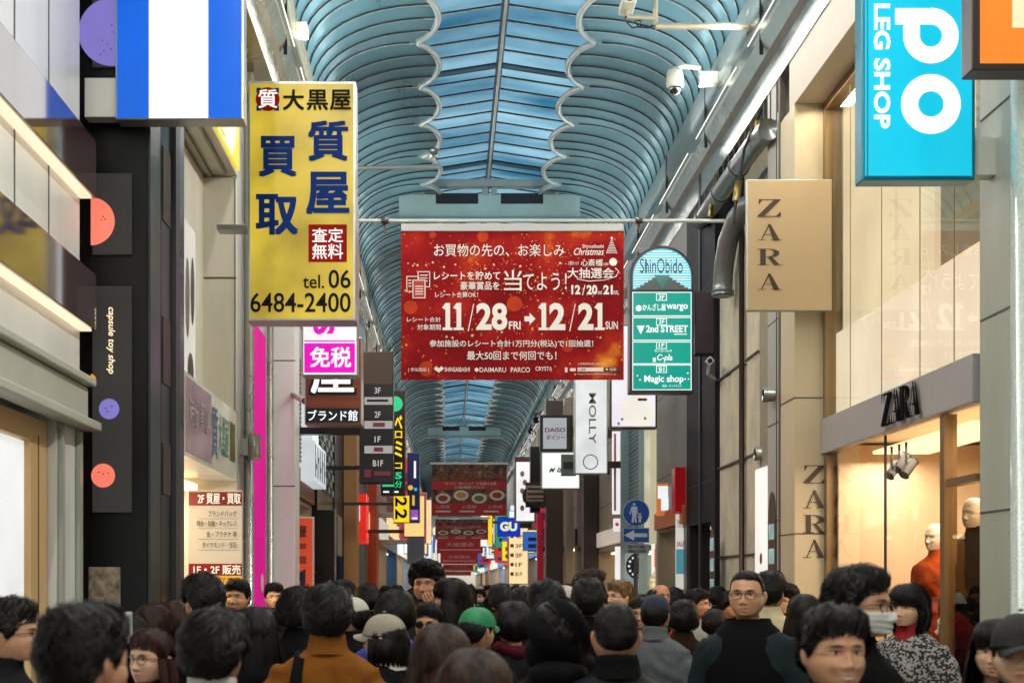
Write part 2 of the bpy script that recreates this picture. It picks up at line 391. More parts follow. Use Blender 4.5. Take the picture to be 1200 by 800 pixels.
fr.build('beige_surround', [surf('beige_portal', '#c9a874', .5, 0, .05), M_joint], t)
sc = MB(); sc.box(XL - .08, XL - .2, 3.6, 8.0, .3, 2.55); sc.build('lit_panel', lit('white_lit_panel', '#eceeee', .82), t)
pi = MB(); pi.box(XL + .03, XL + .004, 8.40, 8.45, 0, 2.69); pi.box(XL + .03, XL + .004, 8.80, 8.87, 0, 2.69); pi.build('pier_trim', M_ggrey, t)
area('door_light', (-2.9, 6.3, 2.3), .3, 2.5, 25, (1, .86, .66), (0, R(-50), 0))

# ---- black capsule-toy shop: panel wall facing down the street, glass side
YB = 9.2; XB = PX(172, YB)
t = thing('shop_building', 'black shop tower with coloured round capsules and sideways lettering on its front', 'shop building', (-3.2, 9.8, 0))
wl = MB(); wl.box(-5, XB, YB, 10.42, 0, 8.6); wl.build('wall', surf('black_tower_wall', '#0d0d0d', .35, 0, .2, 1.2, spec=.25), t)
M_pnl = lit('dark_lit_panel', '#34322f', .75, .1, 1, .5)
for a, b in ((-120, 78), (203, 298), (335, 600)): pn = MB(); pn.pbox(108, a, 154, b, YB - .03, .028); pn.build('sign_panel', M_pnl, t, bevel=.004)
q = dict(Y=YB - .03, dy=.004)
cap_m = [lit('capsule_violet', '#7f76c4', .9), lit('capsule_coral', '#f47a64', 1), lit('capsule_amber', '#e0a020', .9), M_dark]
def capsule(px, py, r, m, dots, half=False):
    lt = MB()
    if half: halfdisc(lt, px, py, r, m, -math.pi / 2, math.pi / 2)
    else: lt.disc(px, py, r, m=m, n=40, **q)
    for a, b in dots: lt.disc(a, b, .9, YB - .036, 3, 8, .002)
    lt.build('capsule_print', cap_m, t)
def halfdisc(lt, px, py, r, m, a0, a1):
    pts = [(PX(px + r * math.cos(a), YB), YB - .036, PZ(py - r * math.sin(a), YB)) for a in np.linspace(a0, a1, 24)]; lt.poly(pts[::-1], m)
capsule(132, 38, 40, 0, ((120, 48), (126, 52), (131, 30), (133, 38), (122, 60), (118, 64), (130, 58))); capsule(108, 261, 28, 1, ((121, 254), (123, 257), (119, 258)), True); capsule(108, 445, 6, 2, (), True)
capsule(128, 479, 12, 0, ((124, 478), (131, 476), (126, 482))); capsule(121, 557, 14, 1, ((121, 555), (116, 553), (127, 554)))
lt = MB()
lt.text('capsule toy shop', 125, 360, 135, 438, YB - .034, 4, .01, 1, .2)
lt.build('lettering', lit('cream_letters', '#ffe6b8', 1.2, 0), t)
sd_ = MB()
for y0, y1, m in ((9.22, 9.55, 0), (9.57, 9.9, 1), (9.93, 10.08, 2), (10.1, 10.4, 1)): sd_.box(XB + .002, XB + (.05 if m == 2 else .02), y0, y1, 0, 8.4, m)
sd_.build('side_glazing', [surf('blue_black_glass', '#1d2326', .32, 0, .2), surf('black_glass', '#121214', .3, 0, .2), surf('grey_pilaster', '#303132', .45, .1)], t)
for z, h in ((4.2, .5), (3.1, .45), (2.35, .35)): ps = MB(); ps.box(XB + .021, XB + .028, 9.6, 9.85, z, z + h, 0); ps.build('side_poster', surf('dim_poster', '#332a1e', .5, 0, .6, 9), t)
dp = MB(); dp.pbox(104, 664, 141, 716, YB - .015, .012)
dp.build('door_poster', surf('busy_poster', '#8a7c66', .4, 0, .9, 16), t)

# ---- beige pawn shop with overhang, recess and slanting fascia band
XP = -1.95
t = thing('shop_building', 'beige tiled pawn shop with overhanging upper floor and picture fascia band', 'shop building', (-3.6, 11.8, 0))
M_bei = surf('beige_tile', '#dcd7c6', .4, 0, .14, 1.3, stretch=(1.5, 1.5, .25))
wl = MB(); wl.box(-2.25, -5, 10.45, 13.2, 2.72, 5.5); wl.box(XP, -5, 10.45, 13.2, 5.53, 8.6); wl.box(-4.0, -5, 10.45, 13.2, 0, 2.71); wl.build('wall', M_bei, t)
of = MB(); of.box(XP + .003, XP + .03, 10.5, 13.15, 5.56, 6.6, 0); of.box(XP + .031, XP + .036, 11.9, 12.3, 5.6, 6.5, 1); of.build('upper_fascia', [lit('yellow_fascia', '#f0d840', .9), lit('orange_strip', '#f09030', .9)], t)
sf = MB(); sf.box(-2.2, -2.17, 10.5, 13.1, 5.49, 5.527); sf.box(-2.05, -2.03, 10.5, 13.1, 5.5, 5.527); sf.build('soffit_rail', surf('soffit_rail_grey', '#8f8a7c', .4, .3), t)
fb = MB(); fb.box(-2.248, XP, 10.47, 13.17, 2.70, 3.33, 0); fb.build('fascia', lit('fascia_print_board', '#b4ac96', .55, .15, 2.2), t)
lt = MB(); u, v = (0, 1, 0), (0, 0, 1)
lt.box(XP + .002, XP + .004, 10.6, 11.75, 2.73, 3.30, 3)
lt.plane_text('時計', (XP + .006, 10.75, 2.95), u, v, .35, .22, 2, .02); lt.plane_text('買取', (XP + .006, 11.2, 2.95), u, v, .35, .22, 2, .02)
lt.plane_text('質', (XP + .006, 11.75, 2.8), u, v, .3, .42, 1, .03); lt.plane_text('大黒屋', (XP + .006, 12.1, 2.85), u, v, .55, .35, 0, .02); lt.box(XP + .002, XP + .005, 12.75, 13.05, 2.85, 3.2, 4)
lt.build('lettering', [surf('teal_print', '#5f9a90', .5), surf('blue_print', '#4c6f9c', .5), surf('white_print', '#b9aeb0', .5), lit('mauve_print', '#8c7074', .5, .15, 3), surf('olive_print', '#6b6332', .5, 0, .4, 5)], t)
po = MB(); po.box(-2.247, -2.23, 11.5, 12.6, 3.36, 4.85, 0); po.build('poster', lit('poster_paper_glow', '#d6d3c8', .75), t)  # paper given a glow of its own to stand out pale from the wall
pf = MB()
for y0, z0, w_, h_, m in ((11.6, 3.95, .16, .55, 0), (11.8, 4.1, .18, .5, 1), (12.1, 3.85, .2, .7, 2), (12.35, 4.0, .18, .6, 3), (11.65, 3.45, .4, .3, 2), (12.2, 3.42, .3, .33, 3)):
    pf.ell((-2.226, y0 + w_ / 2, z0 + h_ / 2), (.006, w_ / 2, h_ / 2), m)
pf.build('poster_print', [surf('print_sky', '#7fb0c4', .5), surf('print_wine', '#7b4438', .5), surf('print_taupe', '#7d7468', .5), surf('print_dark', '#4b4a48', .5)], t)
pr = MB(); pr.box(-2.248, -3.9, 10.46, 13.19, .05, .1, 0)
pr.quad((-3.98, 10.45, 0), (-3.98, 13.2, 0), (-3.98, 13.2, 2.7), (-3.98, 10.45, 2.7), 0); pr.build('interior_wall', M_warmwall, t)
pw = MB(); pw.box(-3.9, -2.3, 10.6, 13.1, 2.6, 2.66); pw.build('ceiling_lamp', M_warm, t)
bw = MB(); bw.box(-2.252, -1.95, 13.2 - .06, 13.2 - .002, 3.34, 5.49, 0); bw.box(-2.25, -1.948, 13.135, 13.139, 4.56, 4.575, 1); bw.box(-1.965, -1.957, 13.134, 13.139, 3.34, 5.49, 1); bw.build('return_wall', [M_bei, M_joint], t)
area('shop_light', (-2.6, 11.8, 2.55), .5, 2.2, 40, (1, .8, .5), (0, R(-30), 0))

def lamp_can(px, py0, py1, Y, wpx, label, side):
    z0, z1 = PZ(py1, Y), PZ(py0, Y); x = PX(px, Y); r = wpx / 2 / F * Y
    m = MB(); n = 16
    m.tube([(x, Y, z0), (x, Y, z0 + .01), (x, Y, z1 - .01), (x, Y, z1)], [r * .93, r, r, r * .93], n, 0)
    o = thing('wall_lamp', label, 'lamp', (x, Y, z0)); m.build('lamp_body', M_steel, o, True)
    a = MB(); a.box(x + side * r * .9, x + side * (r + .14), Y - .03, Y + .03, (z0 + z1) / 2 - .08, (z0 + z1) / 2 + .08); a.build('bracket', M_steel, o, bevel=.005)
lamp_can(228.5, 457, 496, 12.2, 19, 'grey cylinder wall lamp in front of the picture fascia band', -1)
lamp_can(298, 509, 538, 13.4, 15, 'grey cylinder wall lamp in front of the magenta light panel', -1)

# ---- magenta cosmetics front
t = thing('shop_building', 'narrow grey shop front with a tall glowing magenta panel and steel pole', 'shop building', (-3.4, 14.3, 0))
wl = MB(); wl.box(XP, -5, 13.2, 15.5, 0, 8.6); wl.build('wall', surf('silver_grey_wall', '#c0bfb9', .4, .1, .08), t)
mg = MB(); mg.box(XP + .003, XP + .03, 13.95, 15.05, .1, 4.35); mg.build('lit_panel', lit('magenta_light_panel', '#d4048a', .8, .1, .8, .95), t)
mp_ = MB(); mp_.box(XP + .032, XP + .034, 14.0, 15.0, 1.15, 1.32, 0); mp_.plane_text('K-POP', (XP + .036, 14.05, 1.18), (0, 1, 0), (0, 0, 1), .9, .1, 1, .02); mp_.ell((XP + .034, 14.75, 1.75), (.004, .12, .1), 0)
mp_.build('lettering', [M_white, surf('magenta_ink', '#d01890', .5)], t)
pl = MB(); pl.tube([(XP + .06, 13.55, 0), (XP + .06, 13.55, 8.5)], .05, 12); pl.tube([(XP + .05, 15.28, 0), (XP + .05, 15.28, 8.5)], .035, 10); pl.build('steel_pole', M_steel, t, True)
# ---- white pier
t = thing('pillar', 'tall white panelled pillar beside the glowing magenta panel', 'pillar', (-1.8, 15.8, 0))
wl = MB(); wl.box(-2.2, -1.66, 15.5, 16.0, 0, 8.6); wl.build('shaft', surf('white_pier', '#e6e6e3', .35, .1, .04), t, bevel=.01)
jn = MB()
for py in (423, 570, 285, 150): jn.box(-2.2, -1.657, 15.497, 15.51, PZ(py, 15.5), PZ(py, 15.5) + .012)
jn.build('panel_joints', M_joint, t)

FA = lambda col, e=.9: lit('fascia_' + col.strip('#'), col, e)
t = facade(-1, 16.05, 18.4, -1.75, surf('pinkish_grey', '#a89c98', .45), 'second pawn shop with wooden slat strip and lit box signs on its wall', (2.75, 3.1, surf('wood_slat', '#8a4f2c', .5, 0, .25, 3), .04))
sl = MB()
for k in range(24): sl.box(-1.748, -1.69, 16.1, 16.5, 3.15 + k * .05, 3.18 + k * .05)
sl.build('wood_slats', surf('wood_slat_dark', '#7a4424', .5, 0, .3, 5), t)
bs = MB(); bs.box(-1.745, -1.6, 16.9, 17.7, 3.45, 3.95, 0); bs.box(-1.745, -1.55, 16.6, 18.2, 2.95, 3.42, 0); bs.build('box_sign', lit('box_sign_white', '#d5dce0', .8), t)
bl = MB()
for k in range(5): bl.box(-1.548, -1.545, 16.7 + k * .3, 16.78 + k * .3, 3.0, 3.38); bl.box(-1.548, -1.545, 16.78 + k * .3, 16.88 + k * .3, 3.1 + .1 * (k % 2), 3.16 + .1 * (k % 2))
bl.build('lettering', surf('grey_ink', '#5a6670', .5), t)
t = facade(-1, 18.4, 21.0, -1.68, M_black, 'black fronted shop with a metal box sign on its corner pillar', None, 2.6)
mb = MB(); mb.pbox(366, 597, 392, 692, 18.38, .3); mb.build('corner_pillar', M_black, t, bevel=.01)
mb = MB(); mb.box(-1.66, PX(396, 19.2), 19.2, 20.0, PZ(651, 19.2), PZ(603, 19.2)); mb.build('box_sign', surf('brushed_taupe', '#7d766a', .35, .5), t, bevel=.01)
mb = MB(); mb.box(PX(385, 19.2), PX(389, 19.2), 19.19, 19.198, PZ(641, 19.2), PZ(612, 19.2), 0)
for k in range(4): mb.box(PX(386 + k % 2 * 2, 19.2), PX(392, 19.2), 19.19, 19.197, PZ(640 - k * 7, 19.2), PZ(636 - k * 7, 19.2), 0)
mb.build('lettering', lit('white_neon', '#f2f6ff', 1.3, 0), t)
mb = MB(); Y = 19.6
for i in range(7):
    for j in range(26):
        if (i + j) % 2 == 0: mb.box(-1.675, -1.655, 18.5 + i * .34, 18.5 + i * .34 + .26, 3.0 + j * .11, 3.09 + j * .11)
mb.build('lattice_screen', surf('pale_lattice', '#a6b3a8', .4, .2), t)
t = facade(-1, 21.0, 22.7, -1.66, surf('navy_wall', '#1d2b3c', .35, .1), 'narrow navy blue fronted shop', None, 2.7)
t = facade(-1, 22.7, 26.0, -1.62, surf('orange_beige_wall', '#c08a55', .5), 'tall orange beige fronted shop building', None, 2.6, glow=2.5)
mb = MB(); mb.pbox(402.5, 400, 418, 692, 22.6, .6); mb.build('corner_column', surf('orange_beige_wall', '#c08a55', .5), t, bevel=.01)
mb = MB(); mb.pbox(394, 400, 402, 692, 22.55, .6); mb.build('navy_fin', surf('navy_wall', '#1d2b3c', .35, .1), t, bevel=.01)
t = facade(-1, 26.0, 29.2, -1.66, surf('slate_wall', '#59626a', .4), 'slate grey shop building with a red lit wall sign', (2.9, 3.2, FA('#c7ced4'), .05))
mb = MB(); mb.box(-1.655, -1.5, 26.3, 27.2, 2.5, 3.4); mb.build('wall_sign', lit('red_wall_sign', '#e02a22', .9), t)
t = facade(-1, 29.2, 33.0, -1.64, surf('tan_wall', '#a88763', .5), 'tan shop building with an orange column at its edge', (2.8, 3.2, FA('#e0b070'), .05), glowcol='#ffc070')
mb = MB(); mb.box(-1.64, -1.45, 29.3, 30.2, 0, 5); mb.build('orange_column', surf('orange_column', '#c8491c', .4), t)
t = facade(-1, 33.0, 38.0, -1.62, surf('grey_beige_wall', '#a39a8c', .5), 'grey beige shop building with pale piers', (2.8, 3.3, FA('#d8d4c8', .7), .06))
t = facade(-1, 38.0, 46.0, -1.64, surf('blue_wall', '#3b5a74', .4), 'blue fronted shop building with a warm glowing fascia', (3.1, 3.6, FA('#f2cf8c', 1.1), .08), glowcol='#cfe6ff')
cols = ['#b9b4a8', '#8fa0aa', '#c2a884', '#7a6a5c', '#c8c8c4', '#5d5048', '#a8b4b0', '#93a7b5']
gl_ = ['#ffe0b0', '#e8f2ff', '#ffd090', '#f4f8ff']
y = 46.0; k = 0
word = ['pale grey', 'grey blue', 'sandy', 'brown', 'white', 'dark brown', 'grey green', 'steel blue']
while y < 150:
    L = 6 + (k * 37 % 5); ci = k % 8
    facade(-1, y, y + L, -1.62, surf('far_wall_%d' % ci, cols[ci], .5), 'distant %s shop front on the left, %s' % (word[ci], 'about half way down the arcade' if y < 100 else 'near the far end of the arcade'), (2.7, 3.2 + .1 * (k % 4), FA(['#e8eef2', '#f0d8a0', '#b02828', '#3f78b8'][k % 4], 1.0), .08), glow=3, glowcol=gl_[k % 4], goods=y < 80, group='far shop fronts on the left')
    y += L; k += 1

# ---------------------------------------------------------------- right side
XR = 3.5
# nearest: green grey panels and a speckled marble column
t = thing('shop_building', 'green grey panelled building front with a speckled marble column', 'shop building', (4.6, 6.5, 0))
wl = MB(); wl.box(XR - .02, 6.5, 4.0, 9.29, 0, 8.6); wl.build('wall', surf('sage_panel', '#a8b0a4', .35, .05, .12, 1.2, stretch=(1.5, 1.5, .25)), t)
jn = MB()
for z in (1.2, 2.2, 3.45, 4.75, 6.1): jn.box(XR - .024, XR - .01, 4.0, 9.28, z, z + .014)
for yy_ in (8.72, 7.9): jn.box(XR - .025, XR - .01, yy_, yy_ + .012, 0, 8.6)
jn.build('panel_joints', M_joint, t)
mc = MB(); r_ = .33; xc = 3.64; n = 40
mc.tube([(xc, 8.3, 0), (xc, 8.3, 8.6)], r_, n); mc.build('marble_column', surf('speckled_marble', '#b4c8c4', .2, 0, .28, 60, coat=.4), t, True)

# fashion store
t = thing('shop_building', 'cream fashion store with glossy glass upper floor and lit display windows', 'shop building', (5, 11.3, 0))
M_zc = surf('store_cream', '#c9bb9c', .4, 0, .10, 1.2, stretch=(1.5, 1.5, .25)); M_zb = surf('store_beige_grey', '#b8ae9c', .45, 0, .12, 1.2, stretch=(1.5, .4, 1.5))
wl = MB()
wl.box(3.2, 6.5, 9.3, 13.3, 6.16, 8.6, 1)                       # bulkhead over the window bay
wl.box(3.2, 6.5, 13.1, 13.65, 0, 6.158, 0)                      # end pier
wl.box(5.6, 6.5, 9.3, 13.098, 0, 6.158, 0); wl.box(XR + .02, 5.6, 9.295, 9.4, 0, 6.158, 0)
wl.box(3.53, 5.6, 9.401, 13.098, 3.02, 3.2, 0)
wl.build('wall', [M_zc, M_zb], t)
pj = MB()
for z in (2.2, 3.45, 4.7): pj.box(3.196, 3.21, 13.102, 13.648, z, z + .012); pj.box(3.2, 3.5, 13.096, 13.11, z, z + .012)
pj.box(3.195, 3.25, 13.652, 13.72, 0, 8.0); pj.build('panel_joints', surf('joint_brown', '#5a5248', .6, .2, 0), t)
bf = MB(); bf.box(3.44, 3.53, 9.32, 13.095, 2.936, 3.256); bf.build('fascia', surf('zinc_fascia', '#a09d9d', .5, .0, .07), t, bevel=.006)
def didot(mb, ch, o, u, v, wd, ht, m=0, depth=.0):
    polys = {'Z': [[(.06, .955), (1, .955), (1, 1), (.06, 1)], [(.06, .96), (.06, .72), (.09, .72), (.2, .96)], [(.7, .96), (1, .96), (.3, .04), (0, .04)], [(0, 0), (1, 0), (1, .045), (0, .045)], [(.8, .04), (.97, .28), (1, .28), (1, .04)]],
             'A': [[(.15, .02), (.2, .02), (.5, .85), (.47, .95)], [(.69, .02), (.95, .02), (.56, 1), (.44, 1)], [(.27, .32), (.75, .32), (.74, .36), (.28, .36)], [(0, 0), (.36, 0), (.36, .035), (0, .035)], [(.58, 0), (1.05, 0), (1.05, .035), (.58, .035)]],
             'R': [[(.13, .02), (.36, .02), (.36, .98), (.13, .98)], [(0, 0), (.5, 0), (.5, .035), (0, .035)], [(0, .965), (.5, .965), (.5, 1), (0, 1)], [(.45, .48), (.62, .5), (.95, .02), (.72, .02)], [(.68, 0), (1.08, 0), (1.08, .035), (.68, .035)], [(.36, .48), (.5, .48), (.5, .515), (.36, .515)]]}
    o, u, v = map(np.array, (o, u, v))
    for k, p in enumerate(polys[ch]):
        q = [tuple(o + u * a * wd + v * b * ht - np.cross(u, v) * -(.0004 * k)) for a, b in p]; mb.poly(q, m)
    if ch == 'R':
        A = np.linspace(-math.pi / 2, math.pi / 2, 14)
        for a, b in zip(A[:-1], A[1:]):
            f = lambda t_, rx, ry: tuple(o + u * (.5 + rx * math.cos(t_)) * wd + v * (.74 + ry * math.sin(t_)) * ht + np.cross(u, v) * .003)
            mb.poly([f(a, .2, .215), f(a, .44, .26), f(b, .44, .26), f(b, .2, .215)], m)
M_ink = surf('dark_brown_letters', '#3c2e26', .4, 0, 0)
lt = MB()
for k, ch in enumerate('ZARA'):
    didot(lt, ch, (PX(941, 13.09), 13.09, PZ(566 + k * 29, 13.09)), (1, 0, 0), (0, 0, 1), PX(967, 13.09) - PX(941, 13.09), .165, 0)
for dx, m in ((.0, 0), (.018, 0)):
    for k, ch in enumerate('ZARA'):
        didot(lt, ch, (3.405 + dx, 11.17 - k * .215, 2.975), (0, -1, 0), (0, 0, 1), .235, .25, m + 1)
lt.build('lettering', [M_ink, surf('black_raised_letters', '#0c0b0b', .85, 0, 0, spec=.05)], t)
# glass and mullions
gs = MB(); gs.quad((XR, 13.095, 3.26), (XR, 9.3, 3.26), (XR, 9.3, 6.155), (XR, 13.095, 6.155)); gs.build('upper_glass', glassm('mirror_glass', (.95, .93, .9), .8, .01, .03), t)
gs = MB(); gs.quad((XR, 13.095, .2), (XR, 9.3, .2), (XR, 9.3, 2.93), (XR, 13.095, 2.93)); gs.build('display_glass', glassm('display_glass', (.97, .95, .92), .9, .01, .04), t)
mu = MB()
for yy_ in (12.35, 11.46, 10.53, 9.82): mu.box(XR - .002, XR + .004, yy_, yy_ + .008, 3.26, 6.15, 3)
mu.box(XR - .004, XR + .012, 11.36, 11.385, .2, 2.93, 1); mu.box(XR - .03, XR + .06, 9.93, 10.02, .0, 2.93, 2); mu.box(XR - .03, XR + .05, 13.0, 13.095, 0, 2.93, 2); mu.box(XR - .03, XR + .05, 9.3, 13.0, .0, .2, 2); mu.box(XR - .04, XR + .05, 9.32, 9.87, 2.42, 2.47, 2)
mu.box(3.46, 3.56, 9.3, 13.09, 6.08, 6.157, 2); mu.box(3.46, 3.56, 13.02, 13.094, 3.26, 6.08, 2)
mu.build('mullions', [M_joint, M_dark, surf('bronze_frame', '#8a7350', .35, .5), surf('pale_joint', '#9a8a6a', .5)], t)
sp = MB(); sp.box(3.56, 3.6, 9.4, 13.09, 3.21, 4.03); sp.build('spandrel', lit('cream_spandrel', '#f2e4c8', 1.0, .05), t)
iw = MB(); iw.box(5.2, 5.25, 9.41, 13.09, 3.21, 6.15, 0); iw.box(3.62, 5.2, 13.02, 13.06, 3.21, 6.15, 0); iw.box(3.62, 3.66, 11.5, 13.0, 4.04, 6.1, 1); iw.box(3.62, 3.66, 10.55, 11.42, 4.04, 6.1, 1); iw.box(3.62, 3.66, 9.84, 10.5, 4.9, 6.1, 1); iw.box(3.62, 3.66, 9.45, 9.8, 5.4, 6.1, 1); iw.build('upper_interior', [M_warmwall, lit('cream_blind_glow', '#f0e2bc', .85)], t)  # blinds glow by themselves, added to lift the upper windows to cream
uc = MB(); uc.box(3.8, 5.1, 9.6, 12.9, 6.05, 6.1); uc.build('upper_ceiling_lamp', lit('upper_ceiling_glow', '#ffe2b4', .9, 0), t)
dw = MB(); dw.box(5.0, 5.05, 9.41, 13.09, 0, 3.0, 0); dw.box(3.55, 5.0, 12.9, 12.95, 0, 3.0, 0); dw.box(4.35, 4.4, 10.1, 11.6, 0, 2.75, 0); dw.box(3.6, 5.0, 9.41, 9.45, 0, 3.0, 0)
dw.box(3.53, 5.0, 9.41, 13.0, .0, .22, 1); dw.build('display_room', [surf('display_wall', '#e6cfae', .6, 0, .05), surf('display_floor', '#b59a72', .3)], t)
dl = MB(); dl.box(4.34, 4.36, 11.3, 11.33, .3, 2.7, 0); dl.box(4.30, 4.34, 10.2, 10.23, .3, 2.75, 0); dl.box(3.8, 4.3, 10.3, 12.7, 2.9, 2.93, 0); dl.build('display_lamp', lit('display_strip', '#ffdca6', 2, 0), t)
area('display_light', (3.95, 11.4, 2.85), .5, 2.8, 40, (1, .82, .62)); area('display_light', (3.95, 9.65, 2.85), .4, .5, 6, (1, .8, .55))
area('upper_light', (4.3, 11.2, 5.95), .8, 3, 60, (1, .85, .6)); area('bay_light', (3.36, 11.3, 6.1), .1, 3.4, 14, (1, .84, .6))
sl = MB()
for yy_, zz in ((12.0, 2.62), (11.8, 2.66), (11.62, 2.6)): sl.tube([(3.75, yy_, 2.9), (3.75, yy_, zz + .12)], .012, 6); sl.tube([(3.82, yy_ + .03, zz + .15), (3.72, yy_ - .03, zz + .03)], .042, 12)
sl.build('spot_light', surf('spot_grey', '#2e2d2b', .5, .1), t, bevel=.01)

# grey pier, stone columns
t = thing('shop_building', 'old stone building with fluted columns, bent metal duct and a round topped niche', 'shop building', (5, 15.5, 0))
M_stone = surf('old_stone', '#c4bca6', .65, 0, .22, 2.5, .12); M_gp = surf('smooth_grey_stone', '#a8a8a2', .5, 0, .1, 1.2)
wl = MB(); wl.box(3.2, 6.5, 13.73, 14.2, 0, 8.6, 0); wl.box(3.45, 6.5, 14.202, 17.0, 0, 8.6, 1); wl.box(3.24, 3.448, 14.202, 14.74, 2.95, 5.6, 1); wl.build('wall', [M_gp, surf('stone_back_wall', '#8f8872', .6, 0, .15)], t)  # back wall and infill in a darker stone tone than the columns
for y0, y1 in ((14.78, 15.42), (15.68, 16.3), (16.36, 16.95)):
    co = MB(); n = 5
    for k in range(n):
        cy_ = y0 + (k + .5) * (y1 - y0) / n; co.tube([(3.30, cy_, 0), (3.30, cy_, 5.6)], (y1 - y0) / n * .52, 10)
    co.box(3.29, 3.46, y0, y1, 0, 5.6); co.build('stone_column', M_stone, t)
    cj = MB()
    for z in (1.0, 2.05, 3.1, 4.15): cj.box(3.22, 3.4, y0 - .01, y1 + .01, z, z + .018)
    cj.build('column_joint', M_joint, t)
rd = MB(); rd.tube([(3.22, 15.55, 0), (3.22, 15.55, 6.2)], .03, 8); rd.build('drain_pipe', M_brown, t, True)
gj = MB()
for z in (1.4, 2.35, 3.3, 4.3): gj.box(3.196, 3.21, 13.74, 14.19, z, z + .012)
gj.box(3.194, 3.22, 13.80, 13.82, 0, 8); gj.build('panel_joints', M_joint, t)
aw = MB(); aw.tube([(3.08, 15.9, 4.95), (3.08, 15.9, 5.1), (3.085, 15.85, 5.3), (3.1, 15.7, 5.52), (3.14, 15.45, 5.7), (3.2, 15.2, 5.78), (3.3, 15.0, 5.8)], .11, 16)
for z in (4.96,): aw.tube([(3.08, 15.9, z), (3.08, 15.9, z + .05)], .125, 16)
aw.build('bent_duct', surf('awning_metal', '#7d8383', .3, .6), t, True)
du = MB(); du.tube([(3.12, 13.8, 6.15), (3.12, 14.5, 6.2), (3.12, 17.5, 6.2)], .105, 14)
for yy_ in (14.2, 15.2, 16.2, 17.2): du.tube([(3.12, yy_, 6.2), (3.12, yy_ + .05, 6.2)], .118, 14)
du.build('air_duct', surf('duct_metal', '#8a8f8e', .3, .7), t, True)
ld = MB()
for k in range(14): ld.box(3.19, 3.2, 13.75 + k * .3, 13.765 + k * .3, 6.3, 6.62)
ld.build('louvre', M_joint, t)
ws = MB(); ws.box(3.19, 3.3, 14.21, 14.74, .3, 2.92); ws.build('white_sign', lit('white_slim_sign', '#f0efe9', .9), t)
wt = MB(); wt.plane_text('?', (3.186, 14.6, 1.5), (0, -1, 0), (0, 0, 1), .25, .3, 0, .02); wt.ell((3.187, 14.45, 2.0), (.003, .06, .06), 1); wt.build('lettering', [M_dark, surf('red_mark', '#b03030', .5)], t)
for yc, zt, ht in ((13.99, 2.35, 1.9), (16.65, 2.1, 1.7)):
    ni = MB()
    pts = [(3.192 - (.09 if yc > 15 else 0), yc + .16 * math.cos(a), zt + .3 * math.sin(a)) for a in np.linspace(0, math.pi, 14)] + [(3.192 - (.09 if yc > 15 else 0), yc - .16, zt - ht), (3.192 - (.09 if yc > 15 else 0), yc + .16, zt - ht)]
    ni.poly(pts[::-1], 0)
    for k in range(8): ni.box(3.186 - (.09 if yc > 15 else 0), 3.19 - (.09 if yc > 15 else 0), yc - .11, yc + .11, zt - ht + k * .24 + .05, zt - ht + k * .24 + .2, 1)
    ni.build('arched_window', [M_brown, lit('arch_glow', '#9fc4c4', .5, .2, 6)], t)
for (px, py0, py1, Y) in ((900, 452, 473, 13.9), (890, 525, 538, 14.7)):
    o = thing('wall_lamp', 'small %s cylinder wall lamp on the %s' % (('grey', 'grey stone pier') if py0 < 500 else ('steel', 'stone column beside the white slim sign')), 'lamp', P(px, py1, Y))
    m = MB(); x, _, z = P(px, (py0 + py1) / 2, Y); m.tube([(x - .05, Y, z), (x - .045, Y, z), (x + .06, Y, z)], [.06, .075, .06], 14); m.build('lamp_body', M_steel, o, True)
    a = MB(); a.tube([(x + .05, Y, z), (3.25, Y, z)], .035, 8); a.build('bracket', M_steel, o, True)

t = facade(1, 17.0, 19.0, 3.2, surf('dark_blue_black', '#1c1e22', .6, .0, .2, spec=.2), 'dark glossy building front between the stone building and the red sign', None, 2.5, goods=False, glow=1)
mb = MB()
mb.box(3.18, 3.2, 17.9, 18.0, 0, 7)
mb.build('dark_fin', surf('dark_fin_paint', '#1a2430', .5, 0, .1), t)
t = facade(1, 19.0, 21.7, 3.2, surf('grey_shop_wall', '#77746e', .45), 'grey shop front with bright posters beside the dark glossy front', (2.55, 2.8, surf('orange_sign_board', '#c8642c', .4), .05), head=2.5)
mb = MB(); mb.pbox(770, 566, 790, 604, 20.6, .08, 1); mb.pbox(771, 569, 783, 584, 20.57, .02, 0); mb.pbox(775, 583, 789, 598, 20.57, .02, 0); mb.build('box_sign', [lit('white_box_sign', '#eef0f4', 1.0), lit('orange_box_sign', '#c8743c', .8)], t, bevel=.006)
mb = MB(); mb.pbox(791, 547, 804, 600, 19.1, .3); mb.build('red_box', lit('deep_red_box', '#900a10', .6), t, bevel=.01)
mb = MB(); mb.pbox(792, 602, 803, 690, 19.3, .03, 0); mb.pbox(792.5, 643, 802.5, 672, 19.27, .02, 1); mb.pbox(804, 602, 809, 690, 19.2, .03, 0); mb.build('poster', [lit('poster_lit', '#d9d6cd', .8), lit('poster_teal', '#4c8f9c', .8)], t)
lt = MB(); lt.text('70%', 793, 609, 801, 618, 19.27, 0, .0); lt.text('SALE', 793, 634, 802, 640, 19.27, 1, .02); lt.build('lettering', [surf('grey_ink', '#5a6670', .5), surf('red_ink', '#b02a24', .5)], t)
t = facade(1, 21.7, 25.3, 3.2, surf('teal_tile', '#7fa2b0', .4, 0, .2, 14), 'teal tiled shop building with cream edge and a watch advertisement', None, 2.3, inner='#f0eee6', glow=3)
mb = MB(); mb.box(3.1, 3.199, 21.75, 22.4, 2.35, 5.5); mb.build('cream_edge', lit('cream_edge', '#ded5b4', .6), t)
mb = MB(); mb.box(3.05, 3.19, 22.6, 22.66, 0, 5.4); mb.box(3.05, 3.19, 25.0, 25.06, 0, 5.4); mb.build('edge_fin', surf('pale_teal_fin', '#9db7ba', .4), t)
tl = MB()
